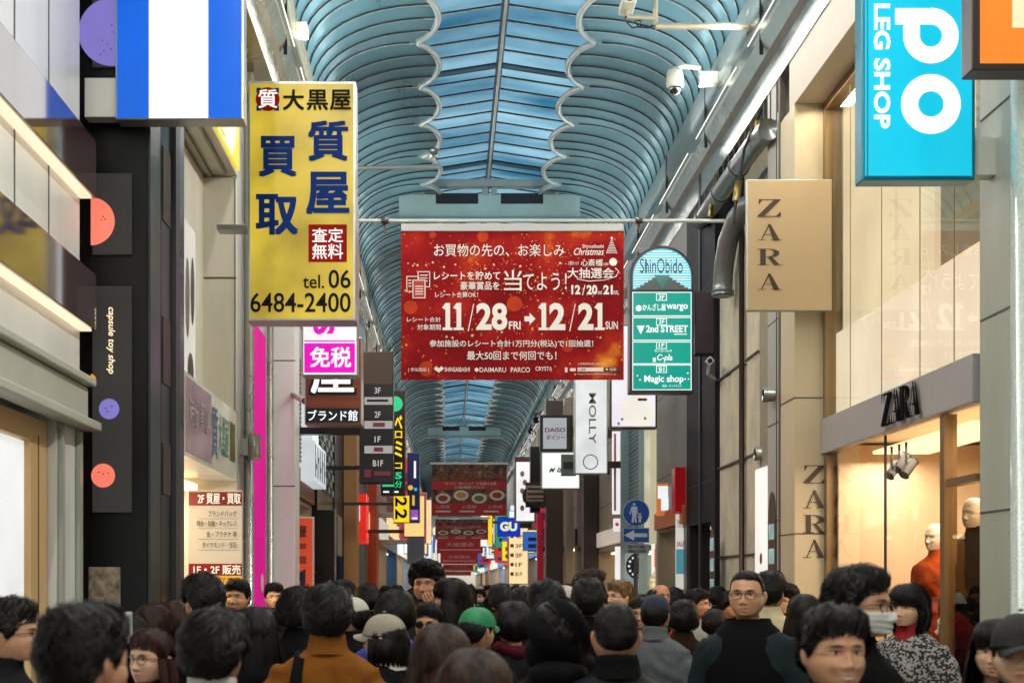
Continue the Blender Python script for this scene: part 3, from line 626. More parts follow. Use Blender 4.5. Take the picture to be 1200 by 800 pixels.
for k in range(44): tl.box(3.192, 3.1985, 22.7, 24.98, 2.4 + k * .07, 2.408 + k * .07)
tl.build('tile_joint', M_joint, t)
YW = 22.4; mb = MB(); mb.pbox(764, 601, 790, 692, 21.9, .06, 0); mb.pbox(767, 643, 780, 664, 21.86, .03, 1); mb.disc(777, 684, 16, 21.86, 2, dy=.004, ry=20); mb.build('lit_panel', [lit('cream_white_panel', '#f4efe2', .95), lit('orange_red_square', '#ff5410', 1), lit('yellow_swirl', '#f3d9a0', .9, .3, 14)], t)
mb = MB(); mb.pbox(733, 648, 760, 692, YW + .5, .05, 0); mb.disc(746.5, 663, 13, YW + .5, 1, dy=.004, ry=15)
for a in range(12): mb.disc(746.5 + 9.5 * math.cos(a * math.pi / 6), 663 + 11 * math.sin(a * math.pi / 6), 1.5, YW + .5, 2, 10, .008)
mb.build('watch_poster', [lit('watch_poster_grey', '#9aa7a8', .6), surf('watch_navy', '#12202e', .3), lit('watch_index', '#e8eef0', .7)], t)
t = facade(1, 25.3, 30.3, 3.2, surf('pale_stone_wall', '#a69c8e', .5), 'pale stone shop front with a slim white and pink strip sign', (2.5, 2.8, FA('#d5c6b8', .6), .05), head=2.4)
mb = MB(); mb.pbox(718, 505, 728, 602, 25.2, .1, 0); mb.pbox(719.5, 508, 722, 598, 25.18, .01, 1); mb.pbox(721, 640, 731, 690, 25.1, .05, 0); mb.build('strip_sign', [lit('white_strip', '#f2eeee', .9), surf('pink_print', '#c98a88', .5)], t)
mb = MB(); mb.pbox(720, 607, 727, 622, 25.15, .2, 0); mb.disc(723, 614, 2.2, 25.15, 1, dy=.004); mb.build('small_sign', [lit('white_small', '#ecebe8', .8), lit('red_dot', '#d03038', .8)], t)
t = facade(1, 30.3, 35.0, 3.2, surf('brown_stone_wall', '#4c4038', .45), 'dark brown stone shop front with square columns', None, 2.6, piers=.9)
t = facade(1, 35.0, 41.0, 3.2, surf('beige_wall_right', '#8e7e6c', .5), 'taupe shop front with a lit wall strip behind the white vertical sign', (2.7, 3.1, surf('taupe_fascia', '#5e5046', .5), .05), piers=.7)
t = facade(1, 41.0, 47.0, 3.2, surf('greige_wall', '#9b9184', .5), 'greige shop front with pale columns behind the small lit signs', (2.7, 3.0, FA('#b9b2a2', .5), .05), piers=.5)
for a, b, Y, cn_ in ((684, 701, 30.0, '#3a2f2a'), (663, 672, 34.0, '#a59a88'), (640, 660, 34.6, '#4a3c34'), (630, 638, 40.5, '#b0a896')):
    o = thing('column', {684: 'dark brown square column below the tall white silver sign', 663: 'slim pale column between two dark brown columns', 640: 'wide dark brown column below the white lit sign', 630: 'pale column beside the tall slim red sign'}[a], 'column', P(a, 683, Y))
    mb = MB(); mb.box(PX(a, Y), PX(b, Y), Y, Y + .5, 0, 6.2); mb.build('shaft', surf('column_' + cn_.strip('#'), cn_, .45, 0, .1), o, bevel=.01); mb = MB(); mb.box(PX(a, Y) - .03, PX(b, Y) + .03, Y - .03, Y + .53, 0, .3); mb.build('base', M_brown, o, bevel=.01)
y = 47.0; k = 3
while y < 150:
    L = 6 + (k * 29 % 5); ci = k % 8
    facade(1, y, y + L, 3.15, surf('far_wall_%d' % ci, cols[ci], .5), 'distant %s shop front on the right, %s' % (word[ci], 'about half way down the arcade' if y < 100 else 'near the far end of the arcade'), (2.7, 3.2 + .1 * (k % 4), FA(['#e8eef2', '#f0d8a0', '#b02828', '#3f78b8'][k % 4], 1.0), .08), glow=3, glowcol=gl_[k % 4], goods=y < 80, group='far shop fronts on the right')
    y += L; k += 1
# plain walls behind the viewer close the street in
bw_ = MB(); bw_.box(-2.3, -3, -14, 2.98, 0, 8.2); bw_.box(3.5, 4.2, -14, 3.98, 0, 8.2); tag(bw_.build('wall', M_grey), kind='structure')
# ---------------------------------------------------------------- signs that hang over the street
INK = surf('black_print', '#141211', .6, 0, 0, spec=.15); WHT = lit('white_lettering', '#f6f6f2', .9, 0)
def blade(label, box, Y, dep, fr, fmat, face, mount=None, cat='shop sign', group=None, name='blade_sign', mm=None):
    x0, y0, x1, y1 = box
    t = thing(name, label, cat, (PX((x0 + x1) / 2, Y), Y + dep / 2, PZ(y1, Y)), group)
    f = MB(); f.pbox(x0, y0, x1, y1, Y, dep); f.build('frame', fmat, t, bevel=.008)
    if face:
        p = MB(); p.pbox(x0 + fr, y0 + fr, x1 - fr, y1 - fr, Y - .006, .0055); p.build('face', face, t)
    if mount:
        for (ya, yb) in mount[1:]:
            m = MB(); xw = mount[0]; xs = PX(x0 if xw < 0 else x1, Y); m.box(xs + (.002 if xw > 0 else -.002), xw, Y + .02, Y + max(.08, dep - .02), PZ(yb, Y), PZ(ya, Y)); m.build('bracket', mm or M_white, t, bevel=.004)
    return t, Y - .012

# blue and white
t, y = blade('large lit sign with white band between two bright blue bands, topmost on the left', (135, -150, 285, 140), 9.0, .16, 2, M_chrome, lit('bright_blue_face', '#0460d8', .85, .05), (-2.3, (90, 136)))
p = MB(); p.rect(174.5, -148, 244, 138.5, y, 0, 0); p.build('white_band', lit('white_band_face', '#fbfbfb', 1.0, .02), t)
p = MB()
for a in (210,): p.rect(a, -148, a + .5, 138, y, 0, .002)
p.build('print', surf('sheet_seam', '#c0c8d0', .5), t)
# yellow pawn sign
t, y = blade('yellow lit pawn shop sign with blue characters and a phone number', (290, 95, 417, 376), 10.5, .25, 3, M_chrome, lit('pawn_yellow_face', '#d2b63a', .8, .22, 2.2), (-1.95, (108, 120)), mm=M_steel)
p = MB(); Y = y
p.rect(300.5, 103, 306, 109, Y, 1, 0); p.rect(321, 103, 327, 109, Y, 1, 0); p.rect(300.5, 124, 306, 130, Y, 1, 0); p.rect(321, 124, 327, 130, Y, 1, 0)
p.disc(313.7, 116.5, 14, Y, 2, dy=.002); p.text('質', 303, 105.5, 325, 127, Y, 3, .02)
p.text('大', 332, 106, 356, 129, Y, 0, .05); p.text('黒', 360, 106, 384, 129, Y, 0, .045); p.text('屋', 387, 106, 411, 129, Y, 0, .045)
p.text('質', 362, 143, 407, 188, Y, 1, .055); p.text('屋', 360, 203, 408, 250, Y, 1, .065); p.text('買', 304, 161, 347, 206, Y, 1, .06); p.text('取', 301, 229, 348, 274, Y, 1, .065)
p.rect(361.5, 263, 406.5, 307, Y, 2, 0); p.text('査定', 366, 267.5, 402, 284, Y, 3, .015); p.text('無料', 366, 286, 402, 303.5, Y, 3, .015)
p.text('tel.', 355, 322, 380, 338, Y, 0, .012); p.text('06', 385, 316, 411, 338, Y, 0, .012); p.text('6484-2400', 293.5, 343, 411, 366, Y, 0, .012)
p.build('lettering', [INK, surf('blue_print_strong', '#0a3684', .6, 0, 0, spec=.15), surf('red_print_strong', '#a8140e', .6, 0, 0, spec=.1), WHT], t)
# tax free
t, y = blade('white and magenta tax free sign below the yellow pawn sign', (354, 236, 419, 440), 12.0, .22, 1.5, M_chrome, lit('white_face', '#f3f2f6', .95), (-1.95, (262, 268)), mm=M_steel)
p = MB(); p.rect(356.5, 402, 416, 436.5, y, 0, 0); p.text('免税', 364, 407, 411, 430, y, 1, .04); p.text('S', 367, 376, 392, 392, y, 0, .05, 1); p.text('TAX FREE', 372, 250, 390, 370, y, 0, .02, 1); p.rect(356.5, 398.5, 416, 400, y, 0, 0)
p.build('lettering', [lit('magenta_face', '#e616c0', .95), WHT], t)
# brand hall
t, y = blade('brown wood patterned sign with white outlined character and dark strip', (357, 395, 424, 497), 13.0, .28, 1.2, M_chrome, surf('red_wood_face', '#96503a', .4, 0, .3, 3, stretch=(.3, 1, 6)), None)
m = MB(); m.tube([(PX(358, 13.26), 13.2, PZ(470, 13.2)), (-1.68, 15.51, PZ(462, 15.5))], .03, 8); m.build('bracket', M_steel, t, True)
p = MB(); p.rect(358.5, 478, 421, 494.5, y, 1, 0); p.text('ブランド館', 361, 480.5, 419, 493, y, 2, .02); p.text('屋', 363, 410, 416, 462, y, 1, .075, dy=.004); p.text('屋', 365, 412, 414, 460, y, 2, .035, dy=.008)
p.build('lettering', [INK, surf('sign_black_strip', '#17171c', .3), lit('white_lettering_bright', '#f4f8ff', 1.0, 0)], t)
# black directory
t, y = blade('black floor directory sign with four floors and white name strips', (421, 412, 461, 566), 16.0, .2, .8, M_black, surf('directory_black', '#1d1b1b', .3, 0, .15), (-1.66, (500, 508)), mm=M_black)
p = MB(); p.rect(422, 413, 460, 450, y, 0, 0)
for s_, a, b in (('3F', 454, 461), ('2F', 482, 489), ('1F', 511, 518), ('B1F', 539, 546)): p.text(s_, 439 if len(s_) < 3 else 437, a, 446 if len(s_) < 3 else 449, b, y, 1, .01)
for a in (465, 493, 522): p.rect(427, a, 460, a + 9, y, 2, 0)
p.rect(437, 495, 451, 500, y, 3); p.rect(438, 524, 449, 529, y, 3); p.rect(430, 468, 455, 470.5, y, 4); p.rect(427, 550, 435, 559, y, 3); p.rect(438, 552, 458, 557, y, 3)
p.build('lettering', [surf('directory_brown', '#4a382c', .35, 0, .1), lit('pale_floor_letters', '#c9c9c4', .7, 0), lit('name_strip', '#a9aaa6', .7), surf('wine_print', '#7a3040', .4), INK], t)
# yellow green neon
t, y = blade('black sign with yellow and green neon characters beyond the floor directory', (446, 457, 475, 580), 19.0, .22, .8, surf('orange_rim', '#7a3c1c', .4), surf('neon_black', '#141413', .25), (-1.62, (545, 549)), mm=M_black)
p = MB(); p.disc(463, 473, 9, y, 1)
for s_, a, b, m in (('べ', 487, 502, 0), ('ロ', 505, 513, 0), ('ミ', 517, 535, 0), ('コ', 542, 549, 0), ('5', 553, 561, 1), ('分', 563, 571, 1)): p.text(s_, 463, a, 471, b, y, m, .04)
p.rect(448, 567, 462, 570, y, 1); p.rect(449, 575, 456, 577, y, 2); p.rect(462, 575, 467, 577, y, 2)
p.build('lettering', [lit('neon_yellow', '#ffd21c', 1.0, 0), lit('neon_green', '#2cc486', .9, 0), WHT], t)
# yellow 22
t, y = blade('small yellow sign with black numerals turned sideways', (461, 580, 480, 612), 22.0, .2, .5, surf('yellow_rim', '#a8900c', .4), lit('yellow_face', '#f6d616', 1.0), (-1.62, (588, 591)), mm=M_brown)
p = MB(); p.text('2', 463, 596, 477, 608, y, 0, .03, 1); p.text('2', 463, 582, 477, 593, y, 0, .03, 1); p.build('lettering', INK, t)
# navy
t, y = blade('dark navy sign with white script, gold marks and a pink foot', (477, 530, 492, 612), 24.0, .22, .5, M_grey, lit('navy_face', '#1a2152', .7, .2, 3), (-1.62, (560, 563)), mm=M_brown)
p = MB(); p.rect(485, 540, 487.5, 560, y, 0); p.disc(481, 571, 3, y, 1); p.disc(487, 573, 2, y, 2); p.rect(483, 580, 486, 592, y, 1); p.rect(481, 597, 490, 609, y, 3); p.rect(483, 606, 489, 608, y, 0, .006)
p.build('lettering', [WHT, lit('gold_mark', '#e8b83c', .9), lit('cyan_mark', '#38b8d0', .9), lit('violet_pink_foot', '#a45cc4', .9, .2, 5)], t)
blade('warm lit box sign behind the navy sign', (473, 580, 498, 629), 27.0, .25, 1, surf('box_rim_beige', '#a88c58', .4), lit('warm_box_face', '#f4cf84', 1.0), (-1.62, (620, 624)), mm=M_brown)
blade('slim warm lit sign with a red edge, beside the far banners', (499, 585, 506, 637), 31.0, .2, .5, surf('red_rim', '#a03020', .4), lit('slim_warm_face', '#f6d8a4', 1.0), (-1.62, (600, 606)), mm=M_steel)
blade('blue grey hanging panel low over the shop doors on the left', (477, 628, 497, 660), 33.0, .2, .5, M_grey, surf('blue_grey_panel', '#66788c', .4), (-1.62, (632, 637)), mm=M_steel)

# ---- right side signs
M_teal = surf('teal_sign_case', '#0f7f96', .3, .2, .08)
t, y = blade('bright cyan lit leg wear shop sign with big white rounded letters turned sideways', (1010, -260, 1143, 211), 9.0, .16, 4, M_teal, lit('cyan_face', '#16bcdc', 1.0, .07, 1), (3.5, (160, 204)))
p = MB()
def ringp(cx, cy, ro, ri, a0=0, a1=2 * math.pi, n=40):
    A = np.linspace(a0, a1, n)
    f = lambda r, a: (PX(cx + r * math.cos(a), y), y, PZ(cy - r * math.sin(a), y))
    for a, b in zip(A[:-1], A[1:]): p.poly([f(ri, a), f(ro, a), f(ro, b), f(ri, b)], 0)
ringp(1091, 122, 35, 15)
ringp(1091, 42, 32.5, 13, -math.pi, math.pi / 2); 
p.rect(1049, 10, 1092, 29, y, 0, .001)
p.rect(1058.5, 29.5, 1078, 42, y, 0, .0)
ringp(1091, -40, 33, 14)
p.text('LEG SHOP', 1024, 5, 1043, 151, y, 0, .03, 1)
for r_ in ((1016, -240, 1017.5, 207), ): p.rect(*r_, y, 1, .001)
p.rect(1012, 206, 1138, 207.5, y, 1, .001)
p.build('lettering', [lit('white_letters_bright', '#ffffff', 1.1, 0), M_teal], t)
t, y = blade('orange lit sign in a heavy dark bronze frame, cut by the right edge', (1139, -180, 1340, 82), 8.0, .17, 5, surf('bronze_red_frame', '#4a2f2a', .35, .3), lit('orange_face', '#f5832a', 1.0, .12, 1.2), (3.48, (20, 50)))
p = MB(); p.rect(1141, -160, 1330, 81, y + .003, 1, 0); p.rect(1148.5, -150, 1320, 74.5, y, 2, 0); p.rect(1186, -140, 1300, 33, y, 0, .003); p.build('inner_frame', [lit('pale_orange_face', '#ffd9b0', 1.0), surf('near_black_frame', '#1f1614', .3), lit('orange_face', '#f5832a', 1.0)], t)
t, y = blade('beige fashion store sign with tall dark serif letters stacked downward', (875, 210, 975, 364), 12.85, .07, 1, M_chrome, surf('satin_gold_face', '#bda683', .38, .2, .08, .8))
p = MB()
for k, ch in enumerate('ZARA'):
    a, b = (233.5, 254)if k == 0 else (262.5 + (k - 1) * 29, 281.5 + (k - 1) * 29)
    didot(p, ch, (PX(887.5, y), y, PZ(b, y)), (1, 0, 0), (0, 0, 1), PX(915, y) - PX(887.5, y), PZ(a, y) - PZ(b, y), 0)
p.build('lettering', M_ink, t)
# arched directory
Y = 17.0; t = thing('directory_sign', 'arched purple framed floor directory with cyan top and green panels', 'shop sign', (PX(775, Y), Y, PZ(460, Y)))
def archp(x0, x1, y0, yb, Yf, Yb, m, mb, sq=1.0):
    n = 22; cx = (x0 + x1) / 2; rx = (x1 - x0) / 2; ry = rx * sq
    pts = [(cx + rx * math.cos(a), y0 + ry - ry * math.sin(a)) for a in np.linspace(0, math.pi, n)] + [(x0, yb), (x1, yb)]
    fp = [(PX(a, Y), Yf, PZ(b, Y)) for a, b in pts]; bp = [(a, Yb, c) for a, _, c in fp]
    mb.poly(fp[::-1], m); mb.poly(bp, m)
    for i in range(len(pts)): j = (i + 1) % len(pts); mb.quad(fp[i], fp[j], bp[j], bp[i], m)
f = MB(); archp(738, 813, 288, 460, Y, Y + .22, 0, f, .95); f.build('frame', surf('purple_brown_frame', '#3c2a33', .35, .1, .1), t)
p = MB(); archp(741.5, 810, 291.5, 339, Y - .006, Y - .002, 0, p, .95); p.pbox(741, 342, 810.5, 457, Y - .006, .005, 1); p.build('face', [lit('cyan_dome_face', '#58c4dc', .95), lit('green_panel_face', '#12a492', .75, .05)], t)
p = MB(); y = Y - .01
for k in range(15):
    yy_ = 294 + k * 3.0; dx = 34 * math.sqrt(max(0.02, 1 - min(1, max(0, (325 - yy_) / 33)) ** 2)) - .6; p.rect(776 - dx, yy_, 776 + dx, yy_ + 1.2, y, 0, 0)
for k in range(5): w_ = 12 + k * 4.6; p.rect(776 - w_, 325 + k * 2.9, 776 + w_, 328 + k * 2.9, y, 2, .002)
p.poly([(PX(766, y), y - .004, PZ(322, y)), (PX(776, y), y - .004, PZ(338, y)), (PX(786, y), y - .004, PZ(322, y))][::1], 3)
p.text('ShinObido', 750, 303, 800, 320, y, 4, .0)
p.rect(757, 304, 758, 320, y, 4, .004); p.rect(792, 304, 793, 320, y, 4, .004)
for a, b in ((342, 370.5), (371.5, 399), (400, 426.5), (427, 457)):
    for q in ((741, a, 810.5, a + 1), (741, b - 1, 810.5, b), (741, a, 742, b), (809.5, a, 810.5, b)): p.rect(*q, y, 1, 0)
for s_, a in (('3F', 344), ('2F', 373), ('1F', 400.5), ('B1', 428.5)):
    for q in ((769, a, 781.5, a + .8), (769, a + 7.4, 781.5, a + 8.2), (769, a, 769.8, a + 8), (780.7, a, 781.5, a + 8)): p.rect(*q, y, 1, 0)
    p.text(s_, 772, a + 1.8, 778.5, a + 6.4, y, 1, .02)
p.disc(748.5, 361, 3.6, y, 1); p.text('かんざし屋', 753, 356, 780, 364, y, 1, .02); p.text('wargo', 781, 356.5, 806, 364.5, y, 1, .02)
p.poly([(PX(746, y), y - .003, PZ(381.5, y)), (PX(755.5, y), y - .003, PZ(381.5, y)), (PX(750.8, y), y - .003, PZ(391.5, y))][::-1], 1); p.text('2nd STREET', 757, 381, 806, 389.5, y, 1, .03); p.rect(790, 391, 805, 392, y, 1)
p.text('ちいさいもの', 767, 409.5, 787, 412.5, y, 1, .01); p.rect(765, 419, 768.5, 424, y, 1); p.text('C-pla', 770, 415, 788, 424.5, y, 1, .02, 0, .2)
p.text('Magic shop', 755, 439.5, 801, 450, y, 1, .025); p.text('雑貧・キャラグッズ', 776, 450.5, 799, 453.5, y, 1, 0)
for a, b in ((747, 440), (750, 445), (806, 437), (803, 444), (807, 444)): p.disc(a, b, 1, y, 1, 8)
p.build('lettering', [lit('pale_cyan_stripe', '#d8f4fa', .95, 0), lit('white_mint_letters', '#eafaf6', .9, 0), surf('stepped_brown', '#5a6a66', .4), surf('teal_wedge', '#4a8a8c', .4), surf('dark_teal_letters', '#1e3a40', .4, 0, 0)], t)
m = MB(); m.pbox(815, 341, 841, 414, Y + .05, .25); m.build('bracket', surf('purple_bracket', '#33232c', .4), t, bevel=.01)
# poster sign behind it
t, y = blade('white poster sign with pale figure and red bow below the arched directory', (715, 380, 770, 502), 19.5, .2, 2, M_brown, lit('lavender_white_face', '#ece8f0', .95), (3.2, (430, 450)), mm=M_brown)
p = MB(); p.disc(746, 481, 20, y, 0, dy=.001, ry=18.5); p.disc(757, 484, 10, y, 0, dy=.0015, ry=14)
p.rect(716.8, 499.2, 768.2, 500.5, y, 3, .002); p.disc(750, 468, 3, y, 1, dy=.003, ry=1.6); p.disc(755.5, 468, 3, y, 1, dy=.003, ry=1.6); p.disc(752.7, 468, 1.4, y, 1, dy=.004)
for a, b in ((725, 496), (729, 491), (756, 490)): p.disc(a, b, 1.6, y, 2, dy=.002)
p.build('print', [lit('cream_figure', '#f4efe2', .9), surf('red_bow', '#8a2038', .4), surf('print_shade', '#b4a596', .5), M_white], t)
# molly
t, y = blade('tall white silver sign with gold letters turned sideways', (673.5, 380, 712, 555), 22.5, .22, 1.2, surf('green_white_case', '#c8d4cc', .3, .2), lit('silver_white_face', '#e4e7e9', .88, .08, 3), (3.2, (470, 490)))
p = MB(); p.text('JE   MOLLY', 687.5, 428, 698.5, 519.5, y, 0, .01, 1)
ringp(692, 541, 9, 7.8); p.build('lettering', surf('gold_letters', '#857a58', .45, .1, 0), t)
t, y = blade('small pale grey sign with dark red letters in a thick dark frame', (633, 486, 671, 529), 26.0, .22, 3.5, surf('thick_dark_frame', '#2b2529', .35), lit('pale_grey_face', '#a8aeb2', .85), (3.2, (500, 512)), mm=M_brown)
p = MB(); p.text('DAISO', 638.5, 501, 662.5, 506, y, 0, .02); p.rect(637, 508, 664, 508.6, y, 1); p.text('ダイソー', 640, 509.5, 662, 515, y, 0, .03)
p.rect(664, 489, 668, 526, y, 2, .001); p.build('lettering', [surf('wine_letters', '#8a2238', .4), M_white, M_brown], t)
t, y = blade('white lit sign with a slanted black mark behind a small grey plate', (634, 529, 680, 573), 28.0, .22, 1.5, surf('green_edge_case', '#8fa398', .3), lit('white_lit_face', '#f4f8f6', 1.0), (3.2, (545, 555)), mm=M_brown)
p = MB(); p.text('M', 643, 548, 651, 553, y, 0, .05, 0, .5); p.text('izuno', 652.5, 547, 674, 553, y, 0, .03, 0, .3); p.build('lettering', INK, t)
t, y = blade('small grey plate sign in front of the white lit sign', (658, 532, 675, 557), 25.0, .12, .8, surf('plate_case', '#6f7f76', .3), surf('grey_green_plate', '#79837a', .4), (3.2, (540, 548)), mm=M_brown)
p = MB(); p.rect(660.5, 541, 672.5, 549, y, 0); p.build('lettering', surf('dark_plate_print', '#333833', .4), t)
# round dark sign on dark mast
t = thing('round_sign', 'dark round sign with pale bars on a tall dark mast', 'shop sign', (2.0, 32, 0))
m = MB(); m.pbox(621.5, 523, 633, 600, 32.3, .3); m.build('mast', M_black, t); p = MB(); x, z = PX(625, 32), PZ(580, 32); p.tube([(x, 32, z), (x, 32.02, z), (x, 32.2, z)], [.22, .24, .24], 28); p.pbox(616, 565, 640, 594, 32.05, .1); p.build('face', surf('maroon_black', '#35201f', .35), t)
p = MB()
for a, b in ((571, 574), (577, 580), (583, 585)): p.rect(618, a, 637, b, 31.97, 0)
p.rect(617, 569, 637, 587, 31.98, 1); p.build('lettering', [surf('maroon_print', '#4a2a28', .4), surf('pinkish_plate', '#bfa79c', .4)], t)
t, y = blade('white illuminated sign with faint red script in a green frame', (603, 538, 628, 612), 35.0, .25, 2, surf('green_grey_frame', '#5f7a70', .35), lit('white_script_face', '#f2f2f2', 1.0), (3.15, (560, 568)), mm=M_brown)
p = MB()
for k in range(5): p.disc(612 + (k % 2) * 3, 555 + k * 10, 2.6, y, 0, 14, 0.002, 3.4)
p.rect(603, 535, 628, 541, y, 1, .004); p.build('lettering', [surf('pale_red_script', '#c9a0a0', .5), surf('mauve_cap', '#6f4a55', .5)], t)
t, y = blade('tall slim red sign above the crowd on the right', (630, 600, 637, 684), 36.0, .3, .5, surf('red_case', '#8a1420', .4), lit('dark_red_face', '#8e1526', .7), (3.15, (640, 646)), mm=M_brown)
t, y = blade('bright blue sign with pale yellow letters', (583, 606, 610, 628), 42.0, .2, .6, surf('blue_case', '#10309a', .4), lit('blue_face', '#1038c4', .9), (3.15, (612, 618)), mm=M_brown)
p = MB(); p.text('GU', 586, 611, 606, 622, y, 0, .05); p.build('lettering', lit('pale_yellow_letters', '#eef0b0', .9, 0), t)
t, y = blade('cream lit floor directory with floor numbers far down on the right', (596, 618, 619, 684), 46.0, .2, .6, M_black, lit('cream_directory', '#f8dca8', 1.0), (3.15, (640, 646)), mm=M_brown)
p = MB()
for s_, a in (('4F', 626), ('3F', 637), ('2F', 648), ('1F', 659), ('B1F', 670)): p.text(s_, 604, a, 612, a + 4.5, y, 0, .02); p.rect(598, a, 602, a + 4, y, 1)
p.build('lettering', [surf('brown_floor', '#7a5a3c', .5), surf('rust_mark', '#8a4a34', .5)], t)
blade('yellow and white vertical sign beside the far red banners', (563, 602, 577, 640), 58.0, .2, .4, M_white, lit('white_far_face', '#f2eee8', 1.0), (3.15, (610, 613)), mm=M_brown)
t, y = blade('narrow yellow vertical sign beside the far red banners', (571, 604, 577, 638), 57.0, .2, .2, surf('yellow_case', '#b8980c', .4), lit('far_yellow', '#f2d010', 1.0))
# pedestrian road sign
YP = 20.0; t = thing('road_sign', 'round blue pedestrian sign with a blue arrow plate on a steel pole', 'road sign', (PX(745.5, YP), YP, 0))
m = MB(); m.tube([(PX(745.5, YP), YP + .05, 0), (PX(745.5, YP), YP + .05, PZ(588, YP))], .03, 12); m.build('pole', M_steel, t, True)
m = MB(); x, z = PX(745.5, YP), PZ(600.5, YP); r = 15.8 / F * YP; m.tube([(x, YP, z), (x, YP + .012, z)], r, 40); m.build('disc', surf('sign_white_edge', '#c9d2da', .35), t)
m = MB(); m.pbox(730, 618, 761, 635.5, YP, .012, 0); m.build('arrow_plate', surf('sign_white_edge', '#c9d2da', .35), t); m = MB(); m.pbox(732, 637, 761, 648, YP, .012); m.build('text_plate', surf('text_plate_grey', '#9aa5a8', .4), t)
p = MB(); p.disc(745.5, 600.5, 15, YP, 0, 40, .003); p.rect(730.7, 618.7, 760.3, 634.8, YP, 0, .003)
p.text('歩行者', 736, 638.5, 756, 642, YP, 2, .01, dy=.004); p.text('9時から20時', 736, 643.5, 757, 647, YP, 2, .01, dy=.004)
y = YP - .006
def pp(pts, m): p.poly([(PX(a, YP), y, PZ(b, YP)) for a, b in pts], m)
pp([(731.5, 626.7), (743, 620.5), (743, 624.5), (758.5, 624.5), (758.5, 629), (743, 629), (743, 633)][::-1], 1)
p.disc(743, 590.5, 1.7, YP, 1, 12, .006); pp([(740, 593), (746.5, 593), (747.5, 602), (746, 602), (745.5, 596), (745.5, 604), (746, 612), (743.7, 612), (743.2, 604), (742.5, 612), (740.2, 612), (740.8, 603), (740.4, 597), (738.8, 602.5), (737.5, 602)], 1)
p.disc(749.8, 601.7, 1.3, YP, 1, 12, .006); pp([(748, 603.5), (751.5, 603.5), (752.3, 607), (751.2, 607), (751.3, 612), (749.9, 612), (749.6, 609), (749.3, 612), (748, 612), (748.2, 606.5), (746.8, 603.2)], 1)
p.build('print', [surf('road_sign_blue', '#1a56b4', .35, 0, .04), surf('road_sign_white', '#cfe0ee', .4), surf('road_sign_text', '#38424a', .4)], t)

# ---- main red banner
YB_ = 16.4; y = YB_ - .006
t = thing('banner', 'large red and gold sale banner with white date lettering hanging across the street', 'banner', (PX(600, YB_), YB_, PZ(445, YB_)))
def redm(name, scale=1.0):
    m = surf(name, '#a01a14', .75, 0, 0, spec=.15); T = m.node_tree; b = T.nodes['Principled BSDF']
    tc = T.nodes.new('ShaderNodeTexCoord'); n = T.nodes.new('ShaderNodeTexNoise'); n.inputs['Scale'].default_value = 1.5 * scale; n.inputs['Detail'].default_value = 5
    r = T.nodes.new('ShaderNodeValToRGB'); e = r.color_ramp.elements; e[0].position = .36; e[0].color = (*lin('#76080e'), 1); e[1].position = .76; e[1].color = (*lin('#f09a34'), 1)
    k = e.new(.5); k.color = (*lin('#8a0c12'), 1); k = e.new(.62); k.color = (*lin('#a82814'), 1)
    v = T.nodes.new('ShaderNodeTexVoronoi'); v.inputs['Scale'].default_value = 14 * scale; rv = T.nodes.new('ShaderNodeValToRGB'); ev = rv.color_ramp.elements
    ev[0].position = .07; ev[0].color = (.9, .55, .12, 1); ev[1].position = .2; ev[1].color = (0, 0, 0, 1)
    n2 = T.nodes.new('ShaderNodeTexNoise'); n2.inputs['Scale'].default_value = 2.3 * scale; rm = T.nodes.new('ShaderNodeMapRange'); rm.inputs['From Min'].default_value = .45; rm.inputs['From Max'].default_value = .65
    mx = T.nodes.new('ShaderNodeMix'); mx.data_type = 'RGBA'; mx.blend_type = 'ADD'
    for q in (n, v, n2): T.links.new(tc.outputs['Object'], q.inputs['Vector'])
    T.links.new(n.outputs[0], r.inputs[0]); T.links.new(v.outputs['Distance'], rv.inputs[0]); T.links.new(n2.outputs[0], rm.inputs[0]); T.links.new(rm.outputs[0], mx.inputs[0])
    T.links.new(r.outputs[0], mx.inputs[6]); T.links.new(rv.outputs[0], mx.inputs[7]); T.links.new(mx.outputs[2], b.inputs['Base Color'])
    return m
p = MB(); G = []
for iz in range(7):
    row = []
    for ix in range(25):
        a = 470 + 261 * ix / 24; b = 270 + 175 * iz / 6; row.append((PX(a, YB_), YB_ + .004 * math.sin(ix * 1.1) * iz / 6, PZ(b, YB_)))
    G.append(row)
p.grid(G[::-1]); o = p.build('cloth', redm('banner_print'), t, True)
p = MB(); p.pbox(470, 262, 731, 270.5, YB_ - .02, .04); p.build('top_rail', lit('white_rail', '#d4d2cc', .3, 0), t, bevel=.006)
p = MB(); T = p.text
T('お買物の先の、お楽しみ', 508.7, 286, 661.4, 300.5, y, 0, .0); T('レシートを貯めて', 508.7, 318, 586, 328, y, 0, .022); T('豪華賞品を', 539.6, 330, 585, 339.8, y, 0, .022)
T('当', 590.6, 316.5, 611.5, 341, y, 0, .004); T('てよう！', 613, 320, 664, 340, y, 0, .004); T('レシート合算OK！', 510, 342, 560, 348.6, y, 0, .01)
T('レシート合計', 477, 371.6, 516.5, 377.2, y, 0, .012); T('対象期間', 489, 380, 516.5, 386.6, y, 0, .012)
def one(x, w_): 
    p.rect(x + w_ * .32, 355, x + w_ * .76, 386.5, y, 0, .004); p.rect(x + .5, 383.8, x + w_ - .2, 386.8, y, 0, .0055); p.poly([(PX(x + w_ * .33, y), y - .0055, PZ(355, y)), (PX(x, y), y - .0055, PZ(360.5, y)), (PX(x + w_ * .33, y), y - .0055, PZ(363, y))], 0)
